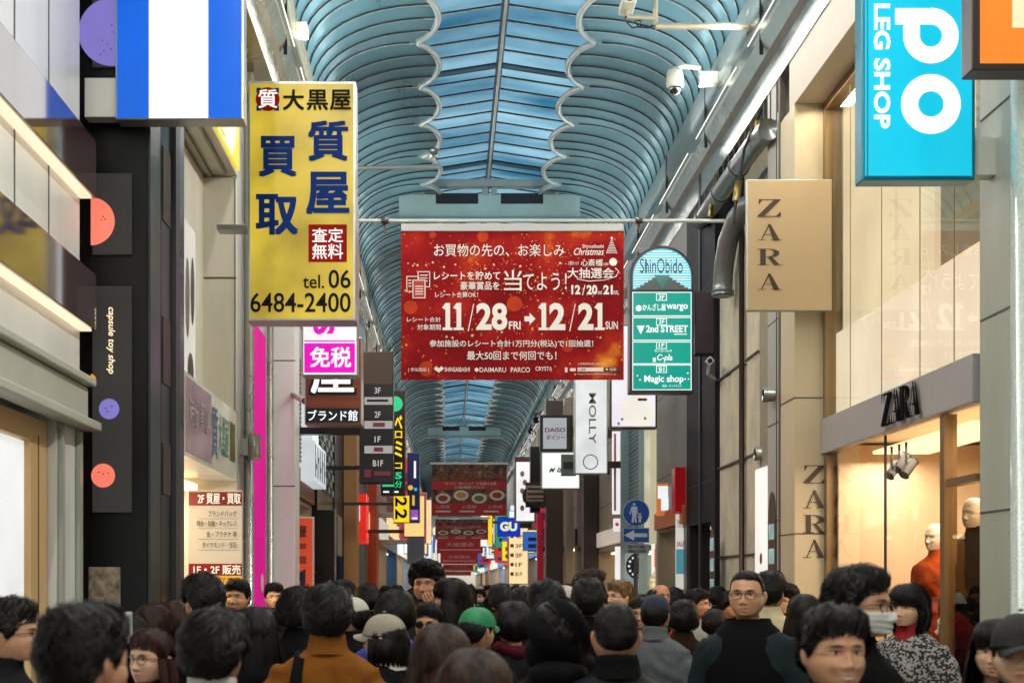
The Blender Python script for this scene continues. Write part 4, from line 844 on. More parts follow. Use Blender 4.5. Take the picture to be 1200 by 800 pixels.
one(518, 12.5); one(531, 12.5); T('28', 558, 355, 594.5, 387, y, 0, .034); one(630.5, 12.5); T('2', 643.5, 355, 662.5, 386.8, y, 0, .04); T('2', 677.3, 355, 695.5, 386.8, y, 0, .04); one(696.3, 12.5)
for a in (548, 667): p.poly([(PX(a, y), y - .004, PZ(388, y)), (PX(a + 1.2, y), y - .004, PZ(388, y)), (PX(a + 7.7, y), y - .004, PZ(356, y)), (PX(a + 6.7, y), y - .004, PZ(356, y))], 0)
T('FRI', 596.3, 376.5, 610, 385.8, y, 0, .02); T('SUN', 709.5, 376.5, 724, 385.8, y, 0, .02)
p.poly([(PX(a, y), y - .004, PZ(b, y)) for a, b in ((614.5, 370.5), (620.5, 370.5), (620.5, 366.5), (627.5, 373.5), (620.5, 380.5), (620.5, 376.5), (614.5, 376.5))][::-1], 0)
T('参加施設のレシート合計1万円分(税込)で1回抽選！', 503.5, 398.5, 695, 407.5, y, 0, .02); T('最大50回まで何回でも！', 547.4, 411.5, 652, 421.6, y, 0, .022)
T('[ 参加施設 ]', 478.5, 430.8, 502.5, 435.8, y, 0, .005); T('SHINSAIBASHI', 521, 430.3, 550.5, 435.5, y, 0, .01); p.disc(558.5, 433.2, 2.3, y, 0, 16, .004); T('DAIMARU', 562, 430.5, 593, 436, y, 0, .008); T('PARCO', 598.5, 430.3, 621, 436.2, y, 0, .01); T('CRYSTA', 627.5, 429.5, 647, 434.3, y, 0, .008)
for k in (-1, 0, 1): p.poly([(PX(514.2 + k * 3, y), y - .004, PZ(429 , y)), (PX(511.2 + k * 3, y), y - .004, PZ(431.7, y)), (PX(514.2 + k * 3, y), y - .004, PZ(434.8, y)), (PX(517.2 + k * 3, y), y - .004, PZ(431.7, y))], 0) if k != 0 else p.poly([(PX(514.2, y), y - .0045, PZ(431, y)), (PX(511.2, y), y - .0045, PZ(433.7, y)), (PX(514.2, y), y - .0045, PZ(436.8, y)), (PX(517.2, y), y - .0045, PZ(433.7, y))], 0)
p.rect(676.8, 430.6, 707, 435.2, y, 0); p.rect(662, 430.5, 665, 436, y, 0); p.rect(668, 431.3, 674.5, 434.8, y, 0); p.rect(707.5, 430.6, 727, 435.2, y, 1); p.disc(711, 432.7, 1.3, y, 0, 12, .006); T('検索', 714, 431.2, 722, 434.8, y, 0, .005, dy=.008); T('心斎橋', 678, 431.3, 686, 434.6, y, 1, .0, dy=.008); T('https://www.shinsaibashi.or.jp', 677, 437, 722, 439.6, y, 0, 0); T('心斎橋筋商店街公式サイト', 677, 425, 709, 427.4, y, 0, 0)
T('Shinsaibashi', 682.5, 286.5, 707.5, 290.6, y, 0, .005); T('Christmas', 672.5, 290.8, 707.8, 299, y, 0, .005, 0, .35)
for k in range(9):
    w_ = .6 + k * .85; zz = 281 + k * 1.9
    for j in range(-k, k + 1, 2): p.disc(716.8 + j * .75, zz, .62, y, 0, 8, .004)
p.disc(716.8, 279, 1.5, y, 0, 5, .004); T('心斎橋', 680.8, 303.8, 706, 311.8, y, 0, .015); T('大抽選会', 665, 314, 719, 326, y, 0, .03); p.disc(718.5, 307, 4.6, y, 0, 20, .004); T('GOGO', 707, 308, 713, 311, y, 0, .005); T('お買物チャンス', 666, 306, 678, 311, y, 0, 0)
p.tube([(PX(a, y), y - .003, PZ(b, y)) for a, b in ((676, 327), (690, 329.5), (708, 328.5), (722, 324), (725, 318), (721, 314))], .006, 5); p.rect(671, 335.6, 671, 336, y, 0)
T('12', 669.5, 334, 680, 345, y, 0, .04); T('/', 682, 334, 686, 346, y, 0, 0); T('20', 687.5, 334, 700, 345.2, y, 0, .04); T('sat', 700.5, 340.5, 705.5, 344.8, y, 0, .01); T('21', 707, 334, 718, 345, y, 0, .04); T('sun', 718.8, 340.5, 724, 344.8, y, 0, .01)
def frame2(x0, y0, x1, y1, w_=.9):
    for q in ((x0, y0, x1, y0 + w_), (x0, y1 - w_, x1, y1), (x0, y0, x0 + w_, y1), (x1 - w_, y0, x1, y1)): p.rect(*q, y, 0, .004)
frame2(476.3, 323.5, 491, 342); frame2(489.5, 318, 504, 336.5); p.rect(483, 327.5, 499, 350, y, 2, .005); 
x0_, y0_, x1_, y1_ = 483.5, 328, 498.5, 349.5
for q in ((x0_, y0_, x1_, y0_ + .9), (x0_, y1_ - .9, x1_, y1_), (x0_, y0_, x0_ + .9, y1_), (x1_ - .9, y0_, x1_, y1_)): p.rect(*q, y, 0, .006)
for k in range(4): p.rect(486.5, 335 + k * 3, 496, 336 + k * 3, y, 0, .006)
for k in range(3): p.rect(492, 322 + k * 3.4, 501, 323 + k * 3.4, y, 0, .004); p.rect(478.5, 328 + k * 3.4, 482, 329 + k * 3.4, y, 0, .004)
rs = random.Random(3)
for k in range(46):
    a = rs.uniform(473, 728); b = rs.choice([rs.uniform(303, 316), rs.uniform(388, 396), rs.uniform(340, 350), rs.uniform(306, 312)]); r_ = rs.uniform(.7, 2.0)
    pts = [(PX(a + (r_ if i % 2 == 0 else r_ * .45) * math.sin(i * math.pi / 5), y), y - .002, PZ(b - (r_ if i % 2 == 0 else r_ * .45) * math.cos(i * math.pi / 5), y)) for i in range(10)]; p.poly(pts[::-1], 3)
for k in range(420):
    a = rs.gauss(620, 62); b = rs.gauss(325, 36)
    if 472 < a < 729 and 272 < b < 443: r_ = rs.uniform(.25, .75); p.disc(a, b, r_, y + .0048, 5, 6, 0)
for a, b, r_ in ((566, 277, 6.5), (481, 360, 8), (603, 356, 9), (507, 275, 4), (665, 405, 7), (500, 432, 9), (640, 300, 5)):
    p.disc(a, b, r_, y + .0045, 4, 26, 0)
p.build('lettering', [surf('banner_white', '#e9e4dc', .5, 0, 0), surf('banner_dark', '#5a1410', .5, 0, 0), surf('banner_receipt', '#a8281a', .5, 0, 0), surf('banner_star', '#f0c890', .5, 0, 0), surf('bokeh_glow', '#b23c20', .7, 0, .25, 6, spec=.1), surf('gold_dust', '#e89a3c', .6, 0, 0)], t)
# pole the banner hangs from
pz = PZ(258, YB_); t = thing('cross_pole', 'thin white horizontal pole carrying the large red banner between the gutters', 'pole', (XC, YB_, pz))
m = MB(); m.tube([(-1.55, YB_ + .03, pz), (3.2, YB_ + .03, pz)], .022, 10); m.build('rod', M_trim, t, True)
m = MB()
for px in (451, 749): m.tube([(PX(px, YB_), YB_ + .03, pz), (PX(px + .01, YB_), YB_ + .031, pz - .14)], .014, 6); m.tube([(PX(px, YB_) - .04, YB_ + .03, pz), (PX(px, YB_) + .04, YB_ + .03, pz)], .036, 8)
m.build('clamp', M_brown, t, True)
m = MB(); m.tube([(3.05, YB_ + .03, pz + .02), (3.13, YB_ + .1, pz + .6)], .008, 5); m.tube([(3.03, YB_ + .04, pz + .05), (3.06, YB_ + .06, pz + .25)], .025, 8); m.build('turnbuckle', surf('brass_hook', '#8a7a4a', .4, .6), t, True)

# ---- far banners
def food_mat():
    m = surf('food_photograph', '#3a2a22', .5, 0, 0)
    if 'done' in m: return m
    m['done'] = 1; T = m.node_tree; b = T.nodes['Principled BSDF']; tc = T.nodes.new('ShaderNodeTexCoord'); n = T.nodes.new('ShaderNodeTexNoise'); n.inputs['Scale'].default_value = 5.5; n.inputs['Detail'].default_value = 3; r = T.nodes.new('ShaderNodeValToRGB'); e = r.color_ramp.elements
    e[0].position = .3; e[0].color = (*lin('#120d0e'), 1); e[1].position = .78; e[1].color = (*lin('#cfc4b0'), 1)
    for p_, c_ in ((.42, '#2a1c18'), (.48, '#8a3020'), (.52, '#3c4a26'), (.57, '#1c1618'), (.63, '#b0783a'), (.7, '#5c1c1c')): k = e.new(p_); k.color = (*lin(c_), 1)
    T.links.new(tc.outputs['Object'], n.inputs['Vector']); T.links.new(n.outputs[0], r.inputs[0]); T.links.new(r.outputs[0], b.inputs['Base Color']); return m
YF = [34.0, 52.0, 61.0, 80.0, 100.0, 122.0]
spec = [(506, 544, 594, 604), (510, 608, 572, 632), (512, 632, 566, 648), (516, 648, 560, 660), (519, 661, 555, 668), (520, 669, 552, 674)]
nm = ['first of the dark red food banners, nearest behind the big red banner', 'second dark red food banner down the arcade', 'third dark red banner down the arcade', 'fourth small red banner down the arcade', 'fifth tiny red banner down the arcade', 'farthest tiny red banner near the end']
for k, (Y, (a, b, c, d_)) in enumerate(zip(YF, spec)):
    y = Y - .01; t = thing('banner', nm[k], 'banner', (PX((a + c) / 2, Y), Y, PZ(d_, Y)), 'dark red banners across the arcade'); H = d_ - b
    p = MB(); p.pbox(a, b, c, d_, Y, .01); p.build('cloth', surf('banner_dark_red', '#b01a24', .5, 0, .3, 2), t)
    p = MB(); p.pbox(a - 2, b - 2.5, c + 2, b - .3, Y, .05); p.build('top_rail', M_trim, t)
    p = MB()
    if k < 2:
        p.rect(a, b, c, b + H * .3, y, 8); p.rect(a, b + H * .48, c, b + H * .74, y, 8)
        for j in range(4):
            x = a + (c - a) * (.15 + .24 * j); p.disc(x, b + H * (.6 if j % 2 else .66), (c - a) * .1, y, 1, 20, .004, H * .1); p.disc(x, b + H * (.6 if j % 2 else .66), (c - a) * .065, y, 2 + j % 3, 16, .006, H * .06)
        T_ = p.text; T_('“もっと！おいしい！”に出会える街', a + (c - a) * .16, b + H * .34, c - (c - a) * .14, b + H * .4, y, 1, .01); T_('心斎橋筋グルメ', a + (c - a) * .3, b + H * .42, c - (c - a) * .3, b + H * .47, y, 1, .01)
        for j in range(3): T_('心斎橋', a + (c - a) * (.05 + .35 * j), b + H * .79, a + (c - a) * (.24 + .35 * j), b + H * .86, y, 7, .01); p.rect(a + (c - a) * (.05 + .32 * j), b + H * .9, a + (c - a) * (.25 + .32 * j), b + H * .93, y, 1)
    else:
        p.text('大抽選会', a + (c - a) * .2, b + H * .2, c - (c - a) * .2, b + H * .5, y, 7, .02); p.rect(a + 3, b + H * .7, c - 3, b + H * .78, y, 7)
    p.build('print', [surf('food_black', '#1d1416', .4), surf('plate_white', '#cfc8bc', .4), surf('food_red', '#8a2c20', .5), surf('food_gold', '#b08a3c', .5), surf('food_green', '#5c6a34', .5), surf('food_aqua', '#6c7a6c', .5), surf('food_dim', '#4a3c34', .5), surf('print_pink', '#d09a98', .5), food_mat()], t)

# ---- small rod with a camera under the left vault, hoist cable on the right
Y = 19.9; t = thing('tie_rod', 'thin grey rod with a small camera at its end under the left roof vault', 'rod', P(465, 197, Y))
m = MB(); m.tube([(-1.6, Y, PZ(198, Y)), P(516, 195, Y)], .03, 8); m.tube([P(508, 195, Y), P(508, 182, Y)], .02, 6); m.build('rod', M_trim, t, True)
m = MB(); x, _, z = P(508, 180, Y); m.tube([(x, Y - .12, z), (x, Y + .1, z)], .06, 10); m.build('camera', M_steel, t, True)
t = thing('hoist_cable', 'dark hoist cable with a brass hook hanging by the air duct on the right', 'cable', P(868, 230, 14.2)); Y = 14.2
m = MB(); m.tube([P(893, 128, Y), P(872, 175, Y), P(862, 240, Y), P(860, 262, Y)], .014, 6); m.build('cable', M_black, t, True)
m = MB(); m.tube([P(866, 212, Y), P(862, 236, Y)], .035, 8); m.tube([P(888, 142, Y), P(886, 152, Y)], .03, 8); m.build('hook', surf('brass_hook', '#8a7a4a', .4, .6), t, True)

# ---- many small far signs, each on its own bracket
rs = random.Random(11)
pal = ['#f2f4f6', '#f6dca4', '#c82c30', '#2c60b8', '#e8eef4', '#f0d020', '#2a8a70', '#f4f0e8', '#d8e8f8', '#a82440']
nmz = ['white', 'warm cream', 'red', 'blue', 'pale white', 'yellow', 'green', 'ivory', 'ice blue', 'crimson']
cnt = {}
for k in range(90):
    side = -1 if k % 2 else 1; Y = 40 + k * 1.15 + rs.uniform(-.5, .5); wl_ = -1.64 if side < 0 else 3.15; w_ = rs.uniform(.45, .8); h_ = rs.choice([.6, .9, 1.4, 1.9]); z = rs.uniform(2.7, 3.9)
    x0 = wl_ + .1 if side < 0 else wl_ - .1 - w_; c = rs.randrange(len(pal)); ds = 'tall' if h_ > 1.2 else 'small'
    ln = 'left' if side < 0 else 'right'
    t = thing('blade_sign', '%s lit %s hanging sign far down the %s side of the arcade' % (ds, nmz[c], ln), 'shop sign', (x0 + w_ / 2, Y, z), 'far %s %s signs on the %s' % (ds, nmz[c], ln))
    m = MB(); m.box(x0, x0 + w_, Y, Y + .18, z, z + h_, 0); m.box(x0 + w_ if side > 0 else x0, wl_, Y + .05, Y + .12, z + h_ * .4, z + h_ * .5, 0)
    m.box(x0 + .03, x0 + w_ - .03, Y - .006, Y - .001, z + .03, z + h_ - .03, 1)
    q = 4 if h_ > 1 else 2
    for j in range(q): m.box(x0 + w_ * .25, x0 + w_ * .75, Y - .012, Y - .007, z + h_ * (.15 + .7 * j / q), z + h_ * (.15 + .7 * j / q) + h_ * .4 / q, 2)
    m.build('lit_case', [M_steel, lit('far_sign_%d' % c, pal[c], 1.1), surf('far_print_%d' % (c % 3), ['#3c4450', '#7a2c2c', '#5c5448'][c % 3], .5)], t)

# ---- cameras, spot lights and bracket on the gutters
def dome_cam(px, py, Y, xw, label):
    x, _, z = P(px, py, Y); t = thing('dome_camera', label, 'security camera', (x, Y, z))
    m = MB(); m.tube([(x, Y, z - .05), (x, Y, z - .03), (x, Y, z + .1), (x, Y, z + .15), (x, Y, z + .17)], [.075, .1, .095, .08, .03], 20); m.build('housing', surf('camera_ivory', '#b9b5a4', .45), t, True)
    m = MB(); m.ell((x, Y, z - .055), (.072, .072, .07), 0, 18, 10); m.build('lens_dome', surf('camera_dome', '#1c1816', .08, 0, 0, coat=1), t, True)
    m = MB(); m.tube([(x, Y, z + .16), (x + .1, Y, z + .2), (x + .28, Y, z + .18), (x + .3, Y, z + .08)], .03, 8); m.box(x + .28, xw, Y - .06, Y + .06, z - .02, z + .12); m.build('bracket', surf('camera_ivory', '#b9b5a4', .45), t)
dome_cam(791, 98, 16.25, 3.09, 'ivory dome security camera on an arm from the right gutter')
t = thing('box_camera', 'ivory box security camera on a long bracket pole at the top of the picture', 'security camera', P(735, 20, 14.6)); Y = 14.6
m = MB(); x, _, z = P(735, 7, Y); m.box(x - .07, x + .07, Y - .2, Y + .15, z - .05, z + .05); m.build('housing', surf('camera_ivory', '#b9b5a4', .45), t, bevel=.012)
m = MB(); m.tube([(x, Y - .215, z), (x, Y - .2, z)], .035, 12); m.build('lens', M_dark, t)
m = MB(); m.tube([P(735, 20, Y), P(768, 22, Y)], .03, 8); m.tube([P(768, -10, Y), P(768, 31, Y)], .028, 8); m.tube([P(768, 31, Y), P(880, 31, Y)], .036, 8); m.tube([P(735, 8, Y), P(735, 20, Y)], .03, 8); m.box(PX(876, Y), PX(881, Y), Y - .06, Y + .06, PZ(38, Y), PZ(12, Y)); m.build('bracket', surf('bracket_rust', '#a39a84', .45, .3, .2, 6), t)
m = MB(); m.tube([P(735, 12, Y), P(732, 24, Y), P(741, 33, Y), P(752, 31, Y), P(750, 24, Y), P(744, 25, Y), P(748, 32, Y), P(760, 33, Y), P(768, 28, Y)], .009, 5); m.build('cable', M_black, t, True)
Y = 16.6; x, _, z = P(831, 427, Y); t = thing('box_camera', 'white box security camera beside the arched directory sign', 'security camera', (x, Y, z))
m = MB(); m.tube([(x - .02, Y - .16, z + .02), (x + .02, Y + .1, z + .05)], .055, 4); m.build('housing', M_white, t); m = MB(); m.tube([(x - .021, Y - .17, z + .019), (x - .02, Y - .16, z + .02)], .03, 12); m.build('lens', M_dark, t)
m = MB(); m.tube([(x, Y, z), (x - .01, Y + .03, z - .1), (x + .1, Y + .3, z - .12), (3.2, 17.0, z - .12)], .02, 8); m.build('bracket', M_white, t, True)
Y = 15.0; x, _, z = P(352, 36, Y); t = thing('flood_light', 'cream box flood light on the left gutter edge', 'flood light', (x, Y, z))
m = MB(); m.box(x - .1, x + .08, Y - .1, Y + .12, z - .06, z + .06); m.build('housing', surf('flood_cream', '#bdb79d', .4), t, bevel=.012).rotation_euler = (0, 0, 0)
m = MB(); m.box(x - .26, x - .1, Y - .03, Y + .03, z - .03, z + .03); m.build('bracket', M_brown, t)
for px, py, Y, nmk in ((628, 492, 48, 'nearer'), (622, 505, 51.5, 'farther')):
    x, _, z = P(px, py, Y); t = thing('dome_camera', 'small dark dome camera, %s one under the far right gutter' % nmk, 'security camera', (x, Y, z)); m = MB(); m.ell((x, Y, z), (.11, .11, .12), 0, 14, 10); m.tube([(x, Y, z + .08), (x, Y, z + .2), (3.1, Y, z + .22)], .03, 6); m.build('housing', M_black, t, True)
# ---------------------------------------------------------------- people (built facing -Y, 1.70 m tall, then scaled and turned)
def gss(x, z, x0, z0, sx, sz): return np.exp(-((x - x0) / sx) ** 2 - ((z - z0) / sz) ** 2)
HC = np.array([0, -.012, 1.585])
def head_pts(az, el, fem=0, smile=0):
    """skin surface of the head for azimuth (0 = front) and elevation"""
    dx = np.sin(az) * np.cos(el); dy = -np.cos(az) * np.cos(el); dz = np.sin(el)
    b = np.where(dy < 0, .092, .101); c = np.where(dz > 0, .114, .120)
    q = np.where(dz > 0, 2.45, 2.0)
    r = (np.abs(dx / .0755) ** q + np.abs(dy / b) ** q + np.abs(dz / c) ** q) ** (-1 / q)
    x, y, z = dx * r, dy * r, dz * r
    t = np.clip(-z / .118, 0, 1); front = np.clip(-dy / np.maximum(np.sqrt(dx ** 2 + dy ** 2), 1e-6), 0, 1)
    x = x * (1 + .22 * t ** .8 * (1 - t) * 2 - (.10 + .08 * fem) * t ** 2)
    y = y - front * (.034 * t ** 1.3); y = np.where(dy > 0, y * (1 - .42 * t), y)
    fm = np.clip(-dy * 2.2, 0, 1); k = 1 - .25 * fem
    ax = np.abs(x)
    y = y - fm * (.006 * k * gss(ax, z, .02, .026, .026, .011) + .017 * gss(x, z, 0, -.031, .0125, .012) + .012 * gss(x, z, 0, -.012, .009, .019) + .007 * gss(ax, z, .013, -.036, .007, .007)
         + .006 * gss(ax, z, .046, -.022, .02, .018) + .0055 * gss(x, z, 0, -.0585 + 0 * x, .02, .0055) + .007 * gss(x, z, 0, -.0705, .017, .007) - .004 * gss(x, z - smile * 7 * x ** 2, 0, -.0645, .022, .003)
         + .007 * gss(x, z, 0, -.100, .02, .014) - .0115 * gss(ax, z, .031, .006, .015, .0095) + .0035 * gss(ax, z, .031, .0135, .015, .003) - smile * .004 * gss(ax, z, .036, -.062, .01, .012) + smile * .005 * gss(ax, z, .038, -.035, .015, .012))
    return np.stack([x + HC[0], y + HC[1], z + HC[2]], -1)

def vcol(me, name, vals):
    a = me.attributes.new(name, 'FLOAT_COLOR', 'POINT'); v = np.ones((len(me.vertices), 4), np.float32); v[:, :3] = vals; a.data.foreach_set('color', v.ravel())

def body_mesh(fem=0, smile=0, stubble=0, pose=None):
    mb = MB(); feat = []
    NA = 84; u = np.linspace(-math.pi, math.pi, NA, endpoint=False); az = u - .52 * np.sin(u)
    rings = []
    for z, hx, hy, oy in ((.80, .155, .10, .0), (.95, .158, .10, 0), (1.1, .14, .095, 0), (1.25, .155, .10, 0), (1.35, .165, .088, .01), (1.39, .14, .075, .012), (1.42, .095, .064, .014), (1.445, .064, .058, .014), (1.47, .056, .054, .012), (1.49, .054, .054, .010)):
        rings.append(np.stack([hx * (1 - .06 * fem) * np.sin(az), oy - hy * np.cos(az), np.full(NA, z)], -1))
    els = np.concatenate([np.linspace(-1.02, -.75, 6, endpoint=False), np.linspace(-.75, .5, 56, endpoint=False), np.linspace(.5, 1.55, 14)])
    nb = len(rings)
    for e in els: rings.append(head_pts(az, np.full(NA, e), fem, smile))
    G = np.array(rings); mb.grid(G, 0, True); nv = len(mb.v)
    mb.f.append(tuple(nv - NA + k for k in range(NA))); mb.m.append(0); mb.f.append(tuple(reversed(range(NA)))); mb.m.append(0)
    V = np.array(mb.v); x, y, z = V[:, 0], V[:, 1] - HC[1], V[:, 2] - HC[2]; fr = (y < -.02) & (z > -.12)
    lip = fr * np.clip(gss(x, z - smile * 7 * x ** 2, 0, -.0645, .021, .0085) * 1.5, 0, 1)
    brow = fr * np.clip(gss(np.abs(x), z + .12 * np.maximum(0, np.abs(x) - .032) , .031, .0255, .0165, .0042) * 1.6, 0, 1)
    lash = fr * np.clip(gss(np.abs(x), z, .031, .0105, .0145, .0026) * 1.3, 0, 1)
    teeth = fr * smile * np.clip(gss(x, z - 7 * x ** 2, 0, -.0645, .017, .003) * 1.6, 0, 1)
    st = fr * stubble * np.clip(gss(x, z, 0, -.085, .06, .025) + .5 * gss(x, z, 0, -.052, .03, .006), 0, 1)
    # ears
    for s in (-1, 1):
        n0 = len(mb.v); A = np.linspace(0, 2 * math.pi, 16, endpoint=False); E_ = np.linspace(-math.pi / 2, math.pi / 2, 9)
        mb.grid([[(s * (.0765 + .004 * math.sin(e) + .010 * math.cos(e) * math.cos(a) + .010 * max(0, math.cos(e) * math.sin(a))), HC[1] + .012 + .019 * math.cos(e) * math.sin(a) + .006 * math.sin(e), HC[2] - .012 + .033 * math.sin(e)) for a in A] for e in E_], 0, True)
    # eyes
    for s in (-1, 1):
        ex = s * .031; ey = HC[1] - .0745; ez = HC[2] + .0045
        mb.ell((ex, ey, ez), (.0125, .0075, .0052), 1, 14, 9); mb.ell((ex, ey - .0052, ez), (.0052, .0030, .0048), 2, 12, 7)
    # arms with hands, legs
    for s in (-1, 1):
        sh, elb, wr = pose_pts(pose, s)
        sh = (s * .135, .012, 1.34); mid = tuple(Vector(sh).lerp(Vector(elb), .45) + Vector((s * .01, 0, 0)))
        mb.tube([sh, mid, elb, wr], [.04, .042, .038, .028], 12, 0); hand(mb, wr, elb, s, pose)
        mb.tube([(s * .085, .0, .86), (s * .09, -.01, .48), (s * .095, .01, .09), (s * .095, .0, .06)], [.085, .058, .042, .042], 12, 0)
    me_o = mb
    F_ = np.zeros((len(mb.v), 3)); F_[:nv, 0] = lip; F_[:nv, 1] = np.maximum(np.maximum(brow, lash), st * .45); F_[:nv, 2] = teeth
    return mb, F_

def pose_pts(pose, s):
    if pose == 'phone' and s > 0: return (s * .18, .0, 1.36), (s * .25, -.04, 1.12), (s * .13, -.27, 1.22)
    if pose == 'face' and s > 0: return (s * .18, .0, 1.36), (s * .26, -.10, 1.16), (s * .11, -.19, 1.42)
    if pose == 'hold': return (s * .18, .0, 1.36), (s * .26, -.02, 1.10), (s * .12, -.24, 1.10)
    return (s * .185, .01, 1.36), (s * .245, .03, 1.10), (s * .25, -.05, .87)

def hand(mb, wr, elb, s, pose):
    wr = Vector(wr); d = (wr - Vector(elb)).normalized(); side = Vector((-s, 0, 0)); side = (side - d * side.dot(d)).normalized(); nrm = d.cross(side) * s
    if nrm.y > 0 and pose: nrm = -nrm
    fwd = Vector((0, -1, 0)); fwd = (fwd - d * fwd.dot(d)).normalized(); w_ = fwd if not pose else side; n = d.cross(w_)
    p0 = wr + d * .01; p1 = wr + d * .085
    mb.tube([tuple(wr), tuple(wr + d * .03), tuple(p1)], [.026, .033, .030], 10, 0)
    for k, L in enumerate((.066, .075, .070, .055)):
        o = p1 + w_ * (.030 - .020 * k) - d * .012; a = o + d * L * .5; b = a + (d * .8 + n * .5 * -s).normalized() * L * .3; c = b + (d * .5 + n * .8 * -s).normalized() * L * .25
        mb.tube([tuple(o), tuple(a), tuple(b), tuple(c)], [.0098, .009, .0085, .0065], 7, 0)
    o = wr + d * .03 + w_ * .026; mb.tube([tuple(o), tuple(o + (d + w_ * .9).normalized() * .035), tuple(o + (d + w_ * .35).normalized() * .062)], [.013, .011, .008], 7, 0)

def skin_mat(name, col):
    m = bpy.data.materials.new(name); m.use_nodes = True; t = m.node_tree; b = t.nodes['Principled BSDF']; c = lin(col)
    b.inputs['Roughness'].default_value = .42; b.inputs['Subsurface Weight'].default_value = .2; b.inputs['Subsurface Radius'].default_value = (.012, .005, .003); b.inputs['Subsurface Scale'].default_value = .5
    at = t.nodes.new('ShaderNodeAttribute'); at.attribute_name = 'feat'; sp = t.nodes.new('ShaderNodeSeparateColor'); t.links.new(at.outputs['Color'], sp.inputs[0])
    tc = t.nodes.new('ShaderNodeTexCoord'); n = t.nodes.new('ShaderNodeTexNoise'); n.inputs['Scale'].default_value = 18; n.inputs['Detail'].default_value = 5; t.links.new(tc.outputs['Object'], n.inputs['Vector'])
    r = t.nodes.new('ShaderNodeValToRGB'); r.color_ramp.elements[0].position = .3; r.color_ramp.elements[1].position = .7; r.color_ramp.elements[0].color = (c[0] * .84, c[1] * .72, c[2] * .68, 1); r.color_ramp.elements[1].color = (min(1, c[0] * 1.08), min(1, c[1] * 1.1), min(1, c[2] * 1.1), 1); t.links.new(n.outputs[0], r.inputs[0])
    prev = r.outputs[0]
    for i, q in enumerate(((c[0] * .72, c[1] * .42, c[2] * .42), (.018, .013, .010), (.75, .7, .62))):
        mx = t.nodes.new('ShaderNodeMix'); mx.data_type = 'RGBA'; t.links.new(sp.outputs[i], mx.inputs[0]); t.links.new(prev, mx.inputs[6]); mx.inputs[7].default_value = (*q, 1); prev = mx.outputs[2]
    n3 = t.nodes.new('ShaderNodeTexNoise'); n3.inputs['Scale'].default_value = 220; n3.inputs['Detail'].default_value = 3; bp = t.nodes.new('ShaderNodeBump'); bp.inputs['Strength'].default_value = .25; bp.inputs['Distance'].default_value = .003; t.links.new(tc.outputs['Object'], n3.inputs['Vector']); t.links.new(n3.outputs[0], bp.inputs['Height']); t.links.new(bp.outputs[0], b.inputs['Normal'])
    t.links.new(prev, b.inputs['Base Color']); return m
SK = [skin_mat('skin_a', '#cc9c7a'), skin_mat('skin_b', '#bb8866'), skin_mat('skin_c', '#d8b090'), skin_mat('skin_d', '#5a3826')]
M_eye = surf('eye_white', '#cfc8c0', .2, 0, 0); M_iris = surf('eye_dark', '#140d0a', .08, 0, 0)

# ---- hair: a shell over the skull plus fine strands
AZH = np.radians([0, 35, 55, 72, 84, 100, 118, 150, 180])
def hairline(az, bangs=0):
    a = np.abs(az); base = [.066, .062, .055, .015, -.012, .022, -.015, -.058, -.066]
    if bangs: base = [.032, .030, .022, -.012, -.03, -.028, -.045, -.072, -.078]
    return np.interp(a, AZH, base)
HS = {  # top, side, back thickness, bangs, strand length (rad), lift
    'short': (.028, .014, .018, 0, .5, .014), 'buzz': (.006, .0035, .004, 0, .08, .002), 'crop': (.030, .008, .010, 0, .4, .010), 'full': (.032, .024, .028, 1, .6, .018), 'med': (.032, .023, .028, 0, .55, .018), 'bowl': (.027, .025, .028, 1, .8, .012), 'long': (.024, .022, .026, 1, 1.0, .006), 'parted': (.024, .020, .026, 0, 1.0, .006), 'curly': (.045, .030, .035, 0, .35, .020), 'bald': (.002, .003, .003, 0, .06, .001), 'undercap': (.004, .012, .016, 0, .5, .004), 'capbob': (.004, .014, .018, 0, .8, .004)}
def hair_r(az, el, st, grow=0):
    top, sd, bk, bg_, _, _ = HS[st]; p = head_pts(az, el); z = p[..., 2] - HC[2]
    a = np.abs((az + math.pi) % (2 * math.pi) - math.pi); lat = np.where(a < math.pi / 2, sd * np.clip(a / 1.2, 0, 1) + top * .8 * np.clip(1 - a / 1.2, 0, 1), sd + (bk - sd) * np.clip((a - 1.57) / 1.2, 0, 1))
    e = np.clip((el - .25) / .8, 0, 1); e = e * e * (3 - 2 * e); th = lat * (1 - e) + top * e
    m = np.clip((z - hairline(az, bg_)) / (.022 if st not in ('buzz', 'bald') else .03), 0, 1); m = np.sqrt(m) if st not in ('buzz', 'bald') else m
    if st == 'bald': m = m * np.clip((.075 - z) / .03, 0, 1)
    t = th * m + grow * m - .0035 * (1 - m)
    c = HC + np.array([0, 0, 0]); d_ = p - c; L = np.linalg.norm(d_, axis=-1, keepdims=True)
    return c + d_ / L * (L + t[..., None]), m
def ribbons(mb, paths, w0=.0024, m=0):
    n, K, _ = paths.shape; T = np.gradient(paths, axis=1); N = paths - (HC + np.array([0, .0, -.03])); W = np.cross(T, N); W /= np.maximum(np.linalg.norm(W, axis=-1, keepdims=True), 1e-9)
    wd = np.linspace(1, .25, K)[None, :, None] * w0; A = paths - W * wd; B = paths + W * wd; b = len(mb.v)
    V = np.stack([A, B], 2).reshape(-1, 3); mb.v += [tuple(v) for v in V]
    for i in range(n):
        o = b + i * K * 2
        for k in range(K - 1): q = o + 2 * k; mb.f.append((q, q + 1, q + 3, q + 2)); mb.m.append(m)
